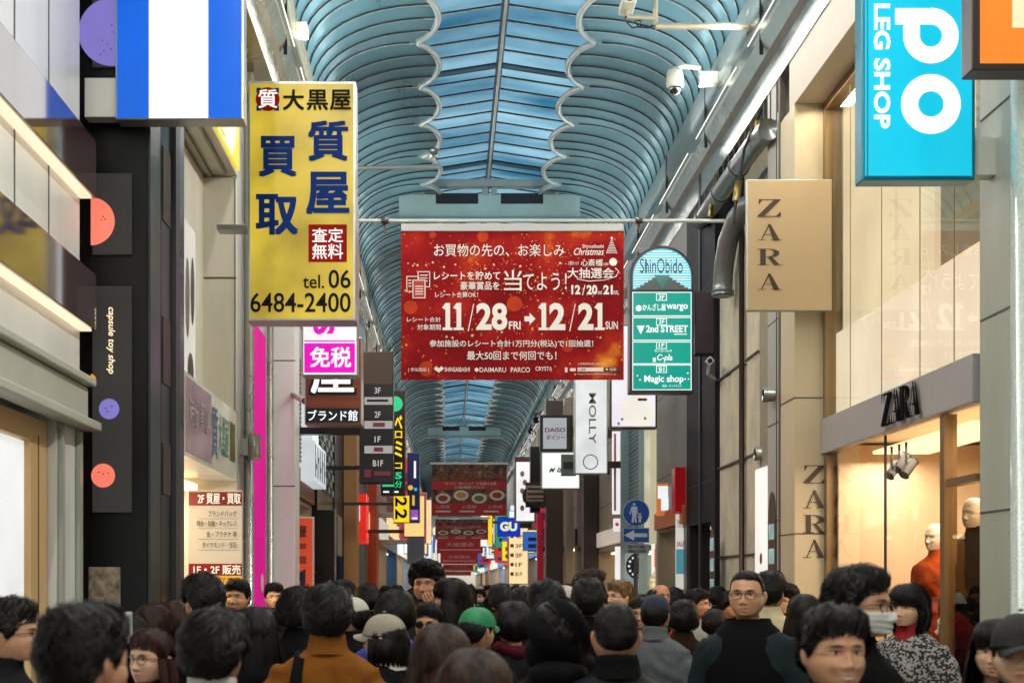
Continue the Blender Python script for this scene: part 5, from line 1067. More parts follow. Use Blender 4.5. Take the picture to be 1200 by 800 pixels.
def hair_mesh(st, seed=0, curtain=0, strands=3600):
    rg = np.random.default_rng(seed); mb = MB(); NA = 64; az = np.linspace(-math.pi, math.pi, NA, endpoint=False); els = np.linspace(-.85, 1.56, 40)
    ph = rg.uniform(0, 6, 6); G = []
    for e in els:
        p, m = hair_r(az, np.full(NA, e), st)
        if st not in ('buzz', 'bald'):
            amp = .22 * HS[st][0] * m * max(.25, math.cos(e)); d_ = p - HC; L = np.linalg.norm(d_, axis=-1, keepdims=True)
            nz = np.sin(az * 5 + ph[0] + 2 * np.sin(e * 3 + az)) * .5 + np.sin(az * 11 + ph[1] + e * 5) * .35 + np.sin(az * 3 + ph[4]) * np.sin(e * 6 + ph[5]) * .6 + np.sin(az * 23 + ph[2] + 2 * np.sin(e * 6)) * .22 + (np.sin(az * 7 + ph[2]) * np.sin(e * 11 + ph[3]) * 1.2 if st == 'curly' else 0)
            p = HC + d_ / L * (L + (amp * nz)[:, None])
        G.append(p)
    mb.grid(np.array(G), 0, True); nv = len(mb.v); mb.f.append(tuple(nv - NA + k for k in range(NA))); mb.m.append(0)
    if curtain:     # hair falling behind the shoulders and beside the face
        cols = np.radians(np.linspace(62, 298, 56)); K = 14; Gc = []
        for k in range(K):
            f = k / (K - 1); row = []
            for j, a in enumerate(cols):
                s = math.sin(a); c = -math.cos(a); z = HC[2] + .01 - (curtain + .03 * math.sin(j * 2.1)) * f
                wv = .003 * math.sin(a * 22 + 2 * f) + .004 * math.sin(a * 9 + 3 * f)
                rx = .096 + .018 * math.sin(math.pi * min(1, f * 1.2)) + .02 * f * (curtain > .2) + wv; ry = .115 + .012 * f + wv
                if curtain < .2: rx -= .016 * f ** 2; ry -= .02 * f ** 2
                row.append((rx * s, HC[1] + .006 + ry * c, z))
            Gc.append(row)
        Gc = np.array(Gc); mb.grid(Gc, 0); inn = Gc.copy(); inn[..., 0] *= .86; inn[..., 1] = (inn[..., 1] - HC[1]) * .86 + HC[1]; mb.grid(inn[::-1], 0)
        n = strands; jj = rg.integers(0, len(cols) - 1, n); fr_ = rg.random(n); base = Gc[:, jj] * (1 - fr_)[None, :, None] + Gc[:, jj + 1] * fr_[None, :, None]
        P_ = np.transpose(base, (1, 0, 2))[:, ::2].copy(); off = rg.uniform(-.002, .007, n)[:, None, None]; dd = P_ - HC; dd[..., 2] = 0; dd /= np.linalg.norm(dd, axis=-1, keepdims=True)
        P_ += dd * off + rg.normal(0, .003, (n, 1, 3)) * np.linspace(0, 1, P_.shape[1])[None, :, None]; ribbons(mb, P_, .0022)
    n = strands; top, sd, bk, bg_, L, lift = HS[st]; K = 6
    nc = max(40, n // 14); cid = rg.integers(0, nc, n); ca = rg.uniform(-math.pi, math.pi, nc); cp = np.arccos(rg.uniform(-.3, 1, nc)); cd = rg.normal(0, .35, nc); cl = rg.uniform(.2, 1, nc)
    a0 = ca[cid] + rg.normal(0, .09, n) / np.maximum(.3, np.sin(cp[cid])); pol = cp[cid] + rg.normal(0, .07, n); f = np.linspace(0, 1, K)
    el = math.pi / 2 - (pol[:, None] + L * f[None] * rg.uniform(.6, 1.15, (n, 1))); A = a0[:, None] + (cd[cid][:, None] + rg.normal(0, .12, (n, 1))) * f[None] * (2.5 if st == 'curly' else 1)
    emin = np.arcsin(np.clip(hairline((A + math.pi) % (2 * math.pi) - math.pi, bg_) / .118, -.9, .9)) - rg.uniform(-.02, .10, (n, 1)); el = np.maximum(el, emin); p, m = hair_r(A, el, st, 0); d_ = p - HC; Ln = np.linalg.norm(d_, axis=-1, keepdims=True)
    ex = (cl[cid][:, None] * lift * rg.uniform(.4, 1.1, (n, 1))) * np.sin(math.pi * (.12 + .75 * f))[None] + .0015 + (.006 * np.sin(f * 12)[None] if st == 'curly' else 0)
    p = HC + d_ / Ln * (Ln + ex[..., None]); keep = m[:, 0] > .45; ribbons(mb, p[keep], .0017 if st != 'buzz' else .0010)
    if st not in ('buzz', 'bald', 'undercap', 'capbob'):      # broader locks and a few flyaways
        sel = np.flatnonzero(keep)[::9]; q = HC + (p[sel] - HC) * (1 + .035 * rg.random((len(sel), 1, 1)) * np.sin(np.pi * (.1 + .8 * f))[None, :, None]); ribbons(mb, q, .0052)
        sel = np.flatnonzero(keep)[::22]; q = HC + (p[sel] - HC) * (1 + (.02 + .13 * rg.random((len(sel), 1, 1))) * (f ** 1.5)[None, :, None]); ribbons(mb, q, .0009)
    return mb

def hair_mat(name, col, col2):
    m = surf(name, col, .5, 0, 0, spec=.22); t = m.node_tree; b = t.nodes['Principled BSDF']; tc = t.nodes.new('ShaderNodeTexCoord'); mp = t.nodes.new('ShaderNodeMapping'); mp.inputs['Scale'].default_value = (26, 26, 5)
    n = t.nodes.new('ShaderNodeTexNoise'); n.inputs['Scale'].default_value = 2; n.inputs['Detail'].default_value = 4; r = t.nodes.new('ShaderNodeValToRGB'); r.color_ramp.elements[0].position = .35; r.color_ramp.elements[1].position = .7
    r.color_ramp.elements[0].color = (*lin(col), 1); r.color_ramp.elements[1].color = (*lin(col2), 1)
    bp = t.nodes.new('ShaderNodeBump'); bp.inputs['Strength'].default_value = .5; bp.inputs['Distance'].default_value = .004
    t.links.new(tc.outputs['Object'], mp.inputs[0]); t.links.new(mp.outputs[0], n.inputs['Vector']); t.links.new(n.outputs[0], r.inputs[0]); t.links.new(r.outputs[0], b.inputs['Base Color']); t.links.new(n.outputs[0], bp.inputs['Height']); t.links.new(bp.outputs[0], b.inputs['Normal'])
    return m
HM = {'black': hair_mat('hair_black', '#040303', '#1c1510'), 'brown': hair_mat('hair_brown', '#140b07', '#432a19'), 'red': hair_mat('hair_red_brown', '#1c0d09', '#44231a'), 'blond': hair_mat('hair_sandy', '#6b5236', '#93754e'), 'grey': hair_mat('hair_grey', '#33302c', '#5a554e')}

# ---- clothes
def cloth_mesh(kind='jacket', pose=None, seed=0):
    mb = MB(); n = 40; A = np.linspace(0, 2 * math.pi, n, endpoint=False); wide = {'jacket': .95, 'coat': .98, 'puffer': 1.06, 'tee': .97, 'hood': .98, 'fem': .86, 'femcoat': .92}[kind]
    zb = .45 if 'coat' in kind else .74
    prof_ = [(zb, .205, .15, 0), (.95, .2, .145, 0), (1.1, .2, .14, 0), (1.25, .215, .145, .0), (1.33, .215, .135, .006), (1.38, .195, .118, .01), (1.415, .15, .098, .014), (1.44, .105, .085, .014), (1.46, .078, .075, .012)]
    if kind in ('jacket', 'coat', 'puffer', 'femcoat'): prof_ += [(1.49, .075, .074, .008), (1.505, .074, .073, .006)]
    G = [[(hx * wide * np.sign(math.sin(a)) * abs(math.sin(a)) ** .85 if hx > .1 else hx * math.sin(a), oy - hy * wide * math.cos(a), z) for a in A] for z, hx, hy, oy in prof_]
    mb.grid(G, 0, True); mb.f.append(tuple(reversed(range(n)))); mb.m.append(0); e = len(mb.v); mb.f.append(tuple(e - n + k for k in range(n))); mb.m.append(0)
    for s in (-1, 1):
        sh, elb, wr = [Vector(p) for p in pose_pts(pose, s)]; sh = Vector((s * .165 * wide, .012, 1.355)); k = wide
        m1 = sh.lerp(elb, .35) + Vector((s * .012, 0, 0)); m2 = elb.lerp(wr, .5)
        mb.tube([tuple(sh), tuple(m1), tuple(elb), tuple(m2), tuple(wr + (wr - elb).normalized() * .015)], [.078 * k, .078 * k, .064 * k, .056 * k, .046 * k] if kind != 'tee' else [.07, .066, .058, .05, .042], 16, 0)
    if kind == 'hood': mb.ell((0, .09, 1.45), (.11, .07, .06), 0, 20, 10); mb.tube([(.09 * math.cos(a), .02 + .085 * math.sin(a), 1.455 - .02 * math.cos(a * 1 - 1.57 + 3.14)) for a in np.linspace(-.6, math.pi + .6, 18)], .028, 8)
    me = bpy.data.meshes.new('clothes'); me.from_pydata(mb.v, [], mb.f); o = bpy.data.objects.new('clothes_tmp', me); C.objects.link(o)
    rm = o.modifiers.new('r', 'REMESH'); rm.mode = 'VOXEL'; rm.voxel_size = .0155
    s2 = o.modifiers.new('s', 'SMOOTH'); s2.iterations = 4; s2.factor = .5
    dg = bpy.context.evaluated_depsgraph_get(); dg.update(); m2 = bpy.data.meshes.new_from_object(o.evaluated_get(dg)); bpy.data.objects.remove(o); bpy.data.meshes.remove(me)
    N = len(m2.vertices); V = np.empty(N * 3); m2.vertices.foreach_get('co', V); V = V.reshape(-1, 3); Nn = np.empty(N * 3); m2.vertices.foreach_get('normal', Nn); Nn = Nn.reshape(-1, 3)
    dsp = np.empty(N); amp = {'puffer': .006, 'tee': .010}.get(kind, .018)
    for i in range(N):
        x, y, z = V[i]; q = mnoise.noise(Vector((x * 5 + seed * 3.1, y * 5, z * 8 + abs(x) * 6))); q2 = mnoise.noise(Vector((x * 14, y * 14 + seed, z * 22 + abs(x) * 14)))
        dsp[i] = amp * (1 - 2 * abs(q)) * .9 + amp * .4 * q2
        if kind == 'puffer': dsp[i] += .014 * (abs(math.sin(z * math.pi / .085)) - .5)
    fade = np.clip((1.45 - V[:, 2]) / .08, .15, 1); V = V + Nn * (dsp * fade)[:, None]
    m2.vertices.foreach_set('co', V.ravel()); m2.polygons.foreach_set('use_smooth', np.ones(len(m2.polygons), dtype=bool)); m2.update(); return m2
def fabric(name, col, kind='plain'):
    if name in _mats: return _mats[name]
    if kind == 'check':
        m = surf(name, col, .85, 0, 0); t = m.node_tree; b = t.nodes['Principled BSDF']; tc = t.nodes.new('ShaderNodeTexCoord'); v = t.nodes.new('ShaderNodeTexVoronoi'); v.inputs['Scale'].default_value = 85; v.distance = 'CHEBYCHEV'
        r = t.nodes.new('ShaderNodeValToRGB'); r.color_ramp.interpolation = 'CONSTANT'; r.color_ramp.elements[0].color = (.012, .011, .011, 1); r.color_ramp.elements[1].position = .52; r.color_ramp.elements[1].color = (.3, .28, .26, 1)
        sp = t.nodes.new('ShaderNodeSeparateColor'); t.links.new(tc.outputs['Object'], v.inputs['Vector']); t.links.new(v.outputs['Color'], sp.inputs[0]); t.links.new(sp.outputs[0], r.inputs[0]); t.links.new(r.outputs[0], b.inputs['Base Color']); return m
    return surf(name, col, .82 if kind != 'nylon' else .42, 0, .18, 9, .25, spec=.09, bscale=160)
FAB = {k: fabric('fabric_' + k, c, kd) for k, c, kd in (('black', '#0b0b0c', 'plain'), ('navy', '#0d1119', 'nylon'), ('charcoal', '#18191b', 'plain'), ('grey', '#5a5e60', 'plain'), ('ochre', '#7a4a18', 'plain'), ('cream', '#c9b896', 'plain'), ('purple', '#383a8c', 'nylon'), ('olive', '#2c2d22', 'plain'), ('brown', '#281a12', 'plain'), ('wine', '#4a1420', 'plain'), ('slate', '#202a2c', 'plain'), ('white', '#bdb9b0', 'plain'), ('pattern', '#222222', 'check'), ('lightgrey', '#83888a', 'plain'), ('red', '#8c1c1c', 'nylon'), ('blue', '#1d3c70', 'nylon'), ('orange', '#c24a1c', 'plain'))}
SHELL = lambda st, g_, zmin, rng=(-.4, 1.56), NA=48: [hair_r(np.linspace(-math.pi, math.pi, NA, endpoint=False), np.full(NA, e), st, g_)[0] for e in np.linspace(*rng, 22)]
def hat_mesh(kind):
    mb = MB(); NA = 48; az = np.linspace(-math.pi, math.pi, NA, endpoint=False)
    if kind == 'beanie':
        G = []
        for e in np.linspace(.12, 1.56, 24):
            p = head_pts(az, np.full(NA, e)); d_ = p - HC; L = np.linalg.norm(d_, axis=-1, keepdims=True); G.append(HC + d_ / L * (L + .022 + (.008 if e < .35 else 0) + .018 * max(0, math.sin(e) - .5) + .0022 * np.sin(az * 24)[:, None]))
        mb.grid(np.array(G), 0, True); mb.f.append(tuple(len(mb.v) - NA + k for k in range(NA))); mb.m.append(0)
    elif kind == 'cap':
        G = []
        for e in np.linspace(.28, 1.56, 20):
            p = head_pts(az, np.full(NA, e)); d_ = p - HC; L = np.linalg.norm(d_, axis=-1, keepdims=True); G.append(HC + d_ / L * (L + .015 + .006 * math.sin(e)))
        mb.grid(np.array(G), 0, True); mb.f.append(tuple(len(mb.v) - NA + k for k in range(NA))); mb.m.append(0); mb.ell((0, HC[1], HC[2] + .146), (.009, .009, .005), 0, 10, 6)
        for dz in (0, .005):
            mb.grid([[(.082 * math.sin(a) * (1 - .12 * f), HC[1] - .10 * math.cos(a) * .95 - .075 * f * math.cos(a) ** .8, HC[2] + .034 + dz - .012 * f - .55 * (abs(math.sin(a)) * .06) ** 1.0 * (.4 + .6 * f) * 1.0) for a in np.linspace(-1.15, 1.15, 18)] for f in np.linspace(0, 1, 6)], 0)
        for k in range(6):
            a = k * math.pi / 3; mb.tube([tuple((lambda d_: HC + d_ / np.linalg.norm(d_) * (np.linalg.norm(d_) + .0155 + .006 * math.sin(e)))(head_pts(np.array(a), np.array(e)) - HC)) for e in np.linspace(.28, 1.5, 10)], .0014, 5)
    elif kind == 'hood_up':
        G = []
        for e in np.linspace(-.95, 1.56, 30):
            p = head_pts(az, np.full(NA, max(e, -.9))); d_ = p - HC; L = np.linalg.norm(d_, axis=-1, keepdims=True); fm = np.clip((np.abs(az) - .75) / .25, 0, 1)[:, None] if e < .62 else np.ones((NA, 1))
            G.append(HC + d_ / L * (L + (.04 + .012 * np.sin(az * 3 + e * 4)[:, None]) * fm - .012 * (1 - fm)))
        mb.grid(np.array(G), 0, True); mb.f.append(tuple(len(mb.v) - NA + k for k in range(NA))); mb.m.append(0)
    return mb
def add_glasses():
    mb = MB(); y = HC[1] - .098; z = HC[2] + .003
    for s in (-1, 1):
        mb.tube([(s * .033 + .025 * math.cos(a) * (1 - .06 * math.sin(a) ** 2), y + .004 * abs(math.cos(a)) * (1 if s * math.cos(a) > 0 else 0), z + .0195 * math.sin(a)) for a in np.linspace(0, 2 * math.pi, 26)], .0016, 6)
        mb.tube([(s * .058, y + .004, z + .006), (s * .078, y + .03, z + .007), (s * .083, HC[1] + .012, z + .003), (s * .08, HC[1] + .03, z - .015)], .0016, 5)
    mb.tube([(-.009, y, z + .004), (0, y - .003, z + .007), (.009, y, z + .004)], .0016, 5); return mb
def add_shades():
    mb = add_glasses(); y = HC[1] - .098; z = HC[2] + .003
    for s in (-1, 1): mb.poly([(s * .033 + .025 * math.cos(a), y, z + .0195 * math.sin(a)) for a in np.linspace(0, 2 * math.pi, 24, endpoint=False)][::s], 0)
    return mb
def add_mask():
    mb = MB(); az = np.linspace(-1.15, 1.15, 30); G = []
    for k, e in enumerate(np.linspace(-.82, -.12, 22)):
        p = head_pts(az, np.full(30, e)); d_ = p - HC; L = np.linalg.norm(d_, axis=-1, keepdims=True)
        G.append(HC + d_ / L * (L + .008 + .006 * np.cos(az)[:, None] + .0008 * math.sin(k * 1.1)))
    mb.grid(np.array(G), 0)
    for s in (-1, 1):
        for e in (-.2, -.7):
            q = head_pts(np.array(s * 1.1), np.array(e)); mb.tube([tuple(q), (s * .083, HC[1] - .0, HC[2] - .01), (s * .083, HC[1] + .03, HC[2] - .005)], .0015, 5)
    return mb
def add_scarf(r=.038):
    mb = MB(); mb.tube([(.085 * math.cos(a), .005 + .082 * math.sin(a), 1.45 + .012 * math.sin(3 * a)) for a in np.linspace(0, 2 * math.pi, 30)], [r + .006 * math.sin(5 * a) for a in np.linspace(0, 2 * math.pi, 30)], 10); mb.tube([(.03, -.1, 1.43), (.035, -.15, 1.33), (.03, -.16, 1.2)], [.03, .035, .03], 8); return mb
def add_strap(kind):
    mb = MB()
    if kind == 'cross':   # across the chest and back from the left shoulder to the right hip
        pts = []
        for k in range(25):
            a = 2 * math.pi * k / 24; x = .17 * math.cos(a); z = 1.16 + .26 * math.cos(a); y = .17 * math.sin(a); pts.append((x - .03, y, z))
        path = pts
    else:
        path = [(.12, -.16, 1.1), (.12, -.155, 1.28), (.115, -.09, 1.415), (.11, 0, 1.445), (.11, .09, 1.41), (.125, .165, 1.28), (.13, .175, 1.1), (.14, .17, .9)]
    P_ = [Vector(p) for p in path]; G = []
    for i, p in enumerate(P_):
        t_ = (P_[min(i + 1, len(P_) - 1)] - P_[max(i - 1, 0)]).normalized(); out = Vector((p.x * .3, p.y, max(0, p.z - 1.3) * 2)).normalized(); w_ = t_.cross(out).normalized() * .024
        G.append([tuple(p - w_ + out * .006), tuple(p + w_ + out * .006), tuple(p + w_ - out * .002), tuple(p - w_ - out * .002)])
    mb.grid(G, 0, True); return mb
def add_collar(fem=0):
    mb = MB(); A = np.linspace(0, 2 * math.pi, 36, endpoint=False)
    mb.grid([[((.088 - .004 * k) * math.sin(a) * w_, .012 - (.086 - .004 * k) * math.cos(a) * w_, z + .012 * math.cos(a) * -1) for a in A] for k, (z, w_) in enumerate(((1.425, 1.16), (1.455, 1.03), (1.49, .97), (1.512, 1.0), (1.51, .93), (1.47, .9)))], 0, True); return mb
def lower_mesh(fem=0):
    mb = MB()
    for s in (-1, 1): mb.tube([(s * .085, 0, .92), (s * .095, 0, .75), (s * .095, -.01, .47), (s * .097, .01, .1)], [.115, .105, .08, .068], 14)
    return mb
def shoes_mesh():
    mb = MB()
    for s in (-1, 1): mb.ell((s * .1, -.05, .045), (.045, .135, .045), 0, 14, 8)
    return mb
_lib = {}
def lib(key, fn, mats, feat=None):
    if key not in _lib:
        r = fn()
        if isinstance(r, bpy.types.Mesh): me = r
        else:
            F_ = None
            if isinstance(r, tuple): r, F_ = r
            me = bpy.data.meshes.new(key); me.from_pydata(r.v, [], r.f); me.polygons.foreach_set('material_index', np.array(r.m, dtype=np.int32)); me.polygons.foreach_set('use_smooth', np.ones(len(r.f), dtype=bool))
            if F_ is not None: vcol(me, 'feat', F_)
            me.update()
        while len(me.materials) < max(1, len(mats)): me.materials.append(mats[len(me.materials)])
        _lib[key] = me
    return _lib[key]
def piece(name, me, root, mats):
    o = bpy.data.objects.new(name, me); C.objects.link(o); o.parent = root
    for i, m in enumerate(mats):
        if me.materials[i] is not m: o.material_slots[i].link = 'OBJECT'; o.material_slots[i].material = m
    return o
SEED = [0]
def person(x, y, ztop, rot, hair='short', hcol='black', cloth='jacket', col='black', skin=0, fem=0, smile=0, stub=0, pose=None, extra=(), label=None, group=None, lower='black', tilt=0):
    sc = ztop / 1.715
    root = thing('person', label, 'person', (x, y, .03), group); root.rotation_euler = (0, 0, R(rot)); root.scale = (sc, sc, sc * (1 - .03 / ztop))
    piece('body', lib('body_%d_%d_%d_%s' % (fem, smile, stub, pose), lambda: body_mesh(fem, smile, stub, pose), [SK[0], M_eye, M_iris]), root, [SK[skin], M_eye, M_iris])
    cut = {'long': .36, 'parted': .34, 'bob': .15, 'bowl': 0}
    st = 'long' if hair in ('long',) else 'parted' if hair == 'parted' else 'bowl' if hair == 'bob' else hair
    if hair in ('bob', 'capbob'): cu = .14
    else: cu = cut.get(hair, 0)
    if hair not in ('none',): piece('hair', lib('hair_%s' % hair, lambda: hair_mesh(st, len(hair), cu), [HM['black']]), root, [HM[hcol]])
    piece('top', lib('top_%s_%s' % (cloth, pose), lambda: cloth_mesh(cloth, pose, len(cloth)), [FAB['black']]), root, [FAB[col]])
    piece('trousers', lib('trousers', lower_mesh, [FAB['black']]), root, [FAB[lower]])
    piece('shoes', lib('shoes', shoes_mesh, [FAB['black']]), root, [FAB['black']])
    for e in extra:
        k, _, c = e.partition(':')
        if k in ('cap', 'beanie', 'hood_up'): piece(k if k != 'hood_up' else 'hood', lib(k, lambda: hat_mesh(k), [FAB['black']]), root, [FAB.get(c) or HATM[c]])
        elif k == 'glasses': piece('glasses', lib(k, add_glasses, [M_iris]), root, [M_iris])
        elif k == 'shades': piece('sunglasses', lib(k, add_shades, [M_iris]), root, [M_iris])
        elif k == 'mask': piece('face_mask', lib(k, add_mask, [FAB['white']]), root, [HATM['mask']])
        elif k == 'scarf': piece('scarf', lib(k, add_scarf, [FAB['grey']]), root, [FAB[c]])
        elif k == 'collar': piece('collar', lib(k, add_collar, [FAB['white']]), root, [FAB[c]])
        elif k in ('strap', 'cross'): piece('bag_strap', lib(k, lambda: add_strap(k), [FAB['black']]), root, [FAB[c]])
        elif k == 'bun': piece('hair_bun', lib(k, lambda: MB().ell((0, .115, 1.65), (.045, .04, .042), 0, 16, 10), [HM['black']]), root, [HM[hcol]])
        elif k == 'vest': piece('vest', lib('vest', lambda: cloth_vest(), [FAB['black']]), root, [FAB[c]])
    return root
def cloth_vest():
    mb = MB(); n = 40; A = np.linspace(0, 2 * math.pi, n, endpoint=False)
    mb.grid([[(hx * np.sign(math.sin(a)) * abs(math.sin(a)) ** .85, oy - hy * math.cos(a), z) for a in A] for z, hx, hy, oy in ((.74, .215, .165, 0), (.95, .212, .162, 0), (1.1, .21, .16, 0), (1.22, .198, .165, .0), (1.30, .175, .155, .006), (1.37, .165, .14, .01), (1.42, .148, .12, .014), (1.45, .115, .102, .014), (1.475, .105, .098, .012))], 0, True); return mb
HATM = {'stone': surf('cap_stone', '#8f8876', .8, 0, .1, 12, .2), 'green': surf('cap_green', '#0f7a4a', .6, 0, .1, 12, .2), 'ivory': surf('cap_ivory', '#b9b4a8', .8, 0, .08, 12, .2), 'navycap': surf('cap_navy', '#141c30', .8, 0, .1, 12, .2), 'beanie_white': surf('beanie_white', '#b6ada0', .9, 0, .1, 14, .4), 'mask': surf('mask_white', '#d6d5cf', .8, 0, .04, 20, .1), 'blackcap': surf('cap_black', '#141315', .8, 0, .1, 12, .2)}

def who(px, ptop, Y, rot, **k): person(PX(px, Y), Y, PZ(ptop, Y), rot, **k)
PEOPLE = [
 (8, 704, 5.2, 95, dict(hair='med', col='charcoal', extra=('glasses',), label='person with black hair and glasses in profile at the left edge')),
 (97, 712, 3.2, 148, dict(hair='short', hcol='black', col='black', skin=0, label='person with short dark hair seen from behind in the near left corner')),
 (180, 738, 5.6, -32, dict(hair='parted', hcol='red', fem=1, col='black', skin=2, extra=('glasses',), label='woman with long red brown hair and thin glasses looking left')),
 (250, 718, 4.3, 172, dict(hair='med', col='charcoal', extra=('collar:white',), label='person with thick black hair and white collar seen from behind')),
 (278, 680, 11.0, -8, dict(hair='short', stub=1, smile=1, col='charcoal', extra=('scarf:slate',), label='smiling man with short dark hair and grey scarf before the magenta panel')),
 (238, 675, 7.6, 215, dict(hair='med', col='black', label='tall black haired person standing in front of the pawn price board')),
 (321, 684, 13.5, 12, dict(hair='crop', stub=1, col='grey', skin=2, label='man with cropped hair before the white pillar')),
 (178, 710, 7.6, 170, dict(hair='bowl', hcol='brown', fem=1, col='charcoal', cloth='fem', label='person with round dark brown bob by the black shop door')),
 (203, 706, 8.2, 185, dict(hair='bowl', hcol='red', fem=1, col='brown', cloth='fem', label='person with reddish bob hair left of the pawn price board')),
 (384, 688, 6.0, 180, dict(hair='med', col='ochre', extra=('strap:black', 'collar:ochre'), label='person in mustard brown jacket with dark shoulder strap seen from behind')),
 (350, 690, 7.6, 150, dict(hair='med', col='black', label='dark haired person just left of the mustard brown jacket')),
 (340, 690, 9.0, 100, dict(hair='bald', skin=3, col='black', label='dark skinned person with shaved head looking right')),
 (333, 716, 8.2, -75, dict(hair='long', fem=1, col='black', cloth='fem', extra=('mask',), label='long haired woman with white face mask looking left')),
 (453, 720, 6.7, 248, dict(hair='capbob', hcol='black', col='black', extra=('cap:stone', 'collar:white'), label='person in stone coloured cap and black jacket with white collar')),
 (414, 700, 8.6, 240, dict(hair='undercap', col='black', extra=('cap:ivory',), label='person in ivory cap beside the mustard brown jacket')),
 (463, 693, 7.4, 180, dict(hair='bowl', col='purple', cloth='puffer', label='person with round black hair in a blue violet jacket')),
 (500, 662, 10.0, -12, dict(hair='curly', stub=1, col='olive', pose='face', skin=1, label='tall bearded man with curly dark hair holding his hand near his face')),
 (530, 678, 9.0, -95, dict(hair='long', fem=1, col='black', cloth='fem', extra=('glasses',), label='woman with long black hair and glasses in profile facing left')),
 (503, 708, 8.4, -15, dict(hair='short', fem=1, col='black', cloth='fem', extra=('shades',), label='person in dark sunglasses in the middle of the crowd')),
 (558, 712, 7.3, 140, dict(hair='undercap', col='black', cloth='hood', extra=('cap:green',), label='person in bright green cap')),
 (517, 733, 4.4, 185, dict(hair='long', hcol='brown', fem=1, col='charcoal', cloth='fem', label='woman with long straight brown hair seen from behind')),
 (556, 763, 3.4, 178, dict(hair='long', hcol='brown', fem=1, col='black', cloth='fem', label='head of long brown hair nearest the bottom middle of the picture')),
 (601, 706, 7.6, 195, dict(hair='bowl', fem=1, col='charcoal', cloth='fem', extra=('scarf:wine',), label='person with round black hair and wine red scarf')),
 (641, 683, 8.0, 180, dict(hair='med', col='black', label='tall person with thick black hair left of the white beanie')),
 (653, 708, 5.2, 178, dict(hair='short', col='black', cloth='hood', extra=('hood_up:black',), label='person in a raised black hood seen from behind')),
 (662, 688, 9.2, 200, dict(hair='undercap', col='charcoal', extra=('beanie:beanie_white',), label='person in off white knitted beanie')),
 (690, 680, 8.4, 165, dict(hair='short', col='black', label='man with short black hair and black collar right of the white beanie')),
 (691, 672, 11.5, 60, dict(hair='curly', hcol='brown', col='brown', skin=1, label='person with wavy brown hair turned right behind the black collar man')),
 (722, 703, 5.0, 178, dict(hair='buzz', hcol='black', col='navy', extra=('collar:black',), label='man with buzz cut and dark navy jacket seen from behind')),
 (768, 697, 8.6, 162, dict(hair='undercap', col='grey', extra=('cap:navycap', 'collar:grey'), label='person in navy cap and grey jacket seen from behind')),
 (727, 681, 12.0, -60, dict(hair='short', hcol='blond', col='slate', skin=2, label='fair haired man looking left behind the buzz cut man')),
 (750, 700, 10.2, -10, dict(hair='parted', fem=1, col='black', cloth='fem', extra=('glasses',), label='woman with round glasses facing this way left of the navy cap')),
 (774, 683, 14.0, 20, dict(hair='bald', col='red', skin=1, label='balding person in red jacket far back under the road sign')),
 (816, 691, 12.0, 58, dict(hair='short', fem=1, col='lightgrey', cloth='tee', skin=1, extra=('cross:cream',), label='person in light grey sweatshirt with tan bag strap looking right')),
 (876, 666, 7.2, -22, dict(hair='buzz', col='slate', cloth='tee', skin=0, extra=('glasses', 'vest:black'), label='tall man with shaved hair, glasses and black vest over slate sleeves')),
 (902, 671, 9.4, 150, dict(hair='short', col='cream', label='man in cream jacket half hidden behind the man in the black vest')),
 (943, 697, 8.4, 185, dict(hair='long', fem=1, col='black', cloth='fem', label='woman with long black hair right of the man in the black vest')),
 (1003, 666, 4.9, 52, dict(hair='short', col='black', extra=('mask', 'glasses'), label='dark haired person in white face mask looking right')),
 (976, 713, 4.0, 8, dict(hair='short', smile=1, col='black', skin=0, label='smiling man with short dark hair at the bottom right')),
 (1066, 686, 8.0, -48, dict(hair='bob', fem=1, col='pattern', cloth='femcoat', skin=2, extra=('collar:red',), label='woman with black bob in black and white patterned coat by the store window')),
 (1168, 727, 5.4, -28, dict(hair='long', fem=1, col='charcoal', cloth='fem', skin=2, label='young woman with long black hair near the right edge')),
 (1196, 720, 4.4, -20, dict(hair='undercap', col='black', skin=2, extra=('cap:blackcap',), label='person in black cap cut by the right edge')),
 (855, 694, 13.0, 30, dict(hair='full', fem=1, col='wine', cloth='fem', label='dark haired person in wine red top left of the man in the black vest')),
 (841, 688, 15.5, 175, dict(hair='short', col='charcoal', label='dark haired person in charcoal before the brown stone columns')),
 (700, 697, 13.5, 10, dict(hair='short', fem=1, col='black', label='person facing this way between the white beanie and the buzz cut man')),
 (790, 690, 15.0, 185, dict(hair='med', col='blue', label='black haired person in blue jacket below the road sign')),
 (586, 686, 12.5, 178, dict(hair='med', col='black', label='black haired person behind the wine red scarf')),
 (612, 690, 10.6, 170, dict(hair='short', col='brown', label='dark haired person in brown jacket left of the tall black haired person')),
 (300, 712, 7.0, 165, dict(hair='long', fem=1, col='black', cloth='fem', pose='phone', label='long haired person in black raising one hand before the magenta panel')),
 (430, 686, 11.5, 182, dict(hair='short', col='black', label='short haired person in black behind the ivory cap')),
 (402, 684, 12.5, 178, dict(hair='curly', col='charcoal', label='curly haired person in charcoal behind the mustard brown jacket')),
 (545, 690, 12.0, 160, dict(hair='short', fem=1, col='black', extra=('bun',), label='person with hair tied in a bun behind the green cap')),
 (580, 722, 9.0, 182, dict(hair='bowl', fem=1, col='white', cloth='fem', label='person in white top behind the wine red scarf')),
 (150, 722, 6.6, 178, dict(hair='short', col='black', pose='hold', label='dark haired person at the black shop door')),
 (905, 716, 10.5, 190, dict(hair='bowl', fem=1, col='charcoal', cloth='fem', label='shorter person with round dark hair behind the black vest')),
 (800, 705, 9.6, 190, dict(hair='full', col='brown', label='dark haired person in brown leather jacket right of the navy cap')),
]
for px, pt, Y, rot, k in PEOPLE: who(px, pt, Y, rot, **k)

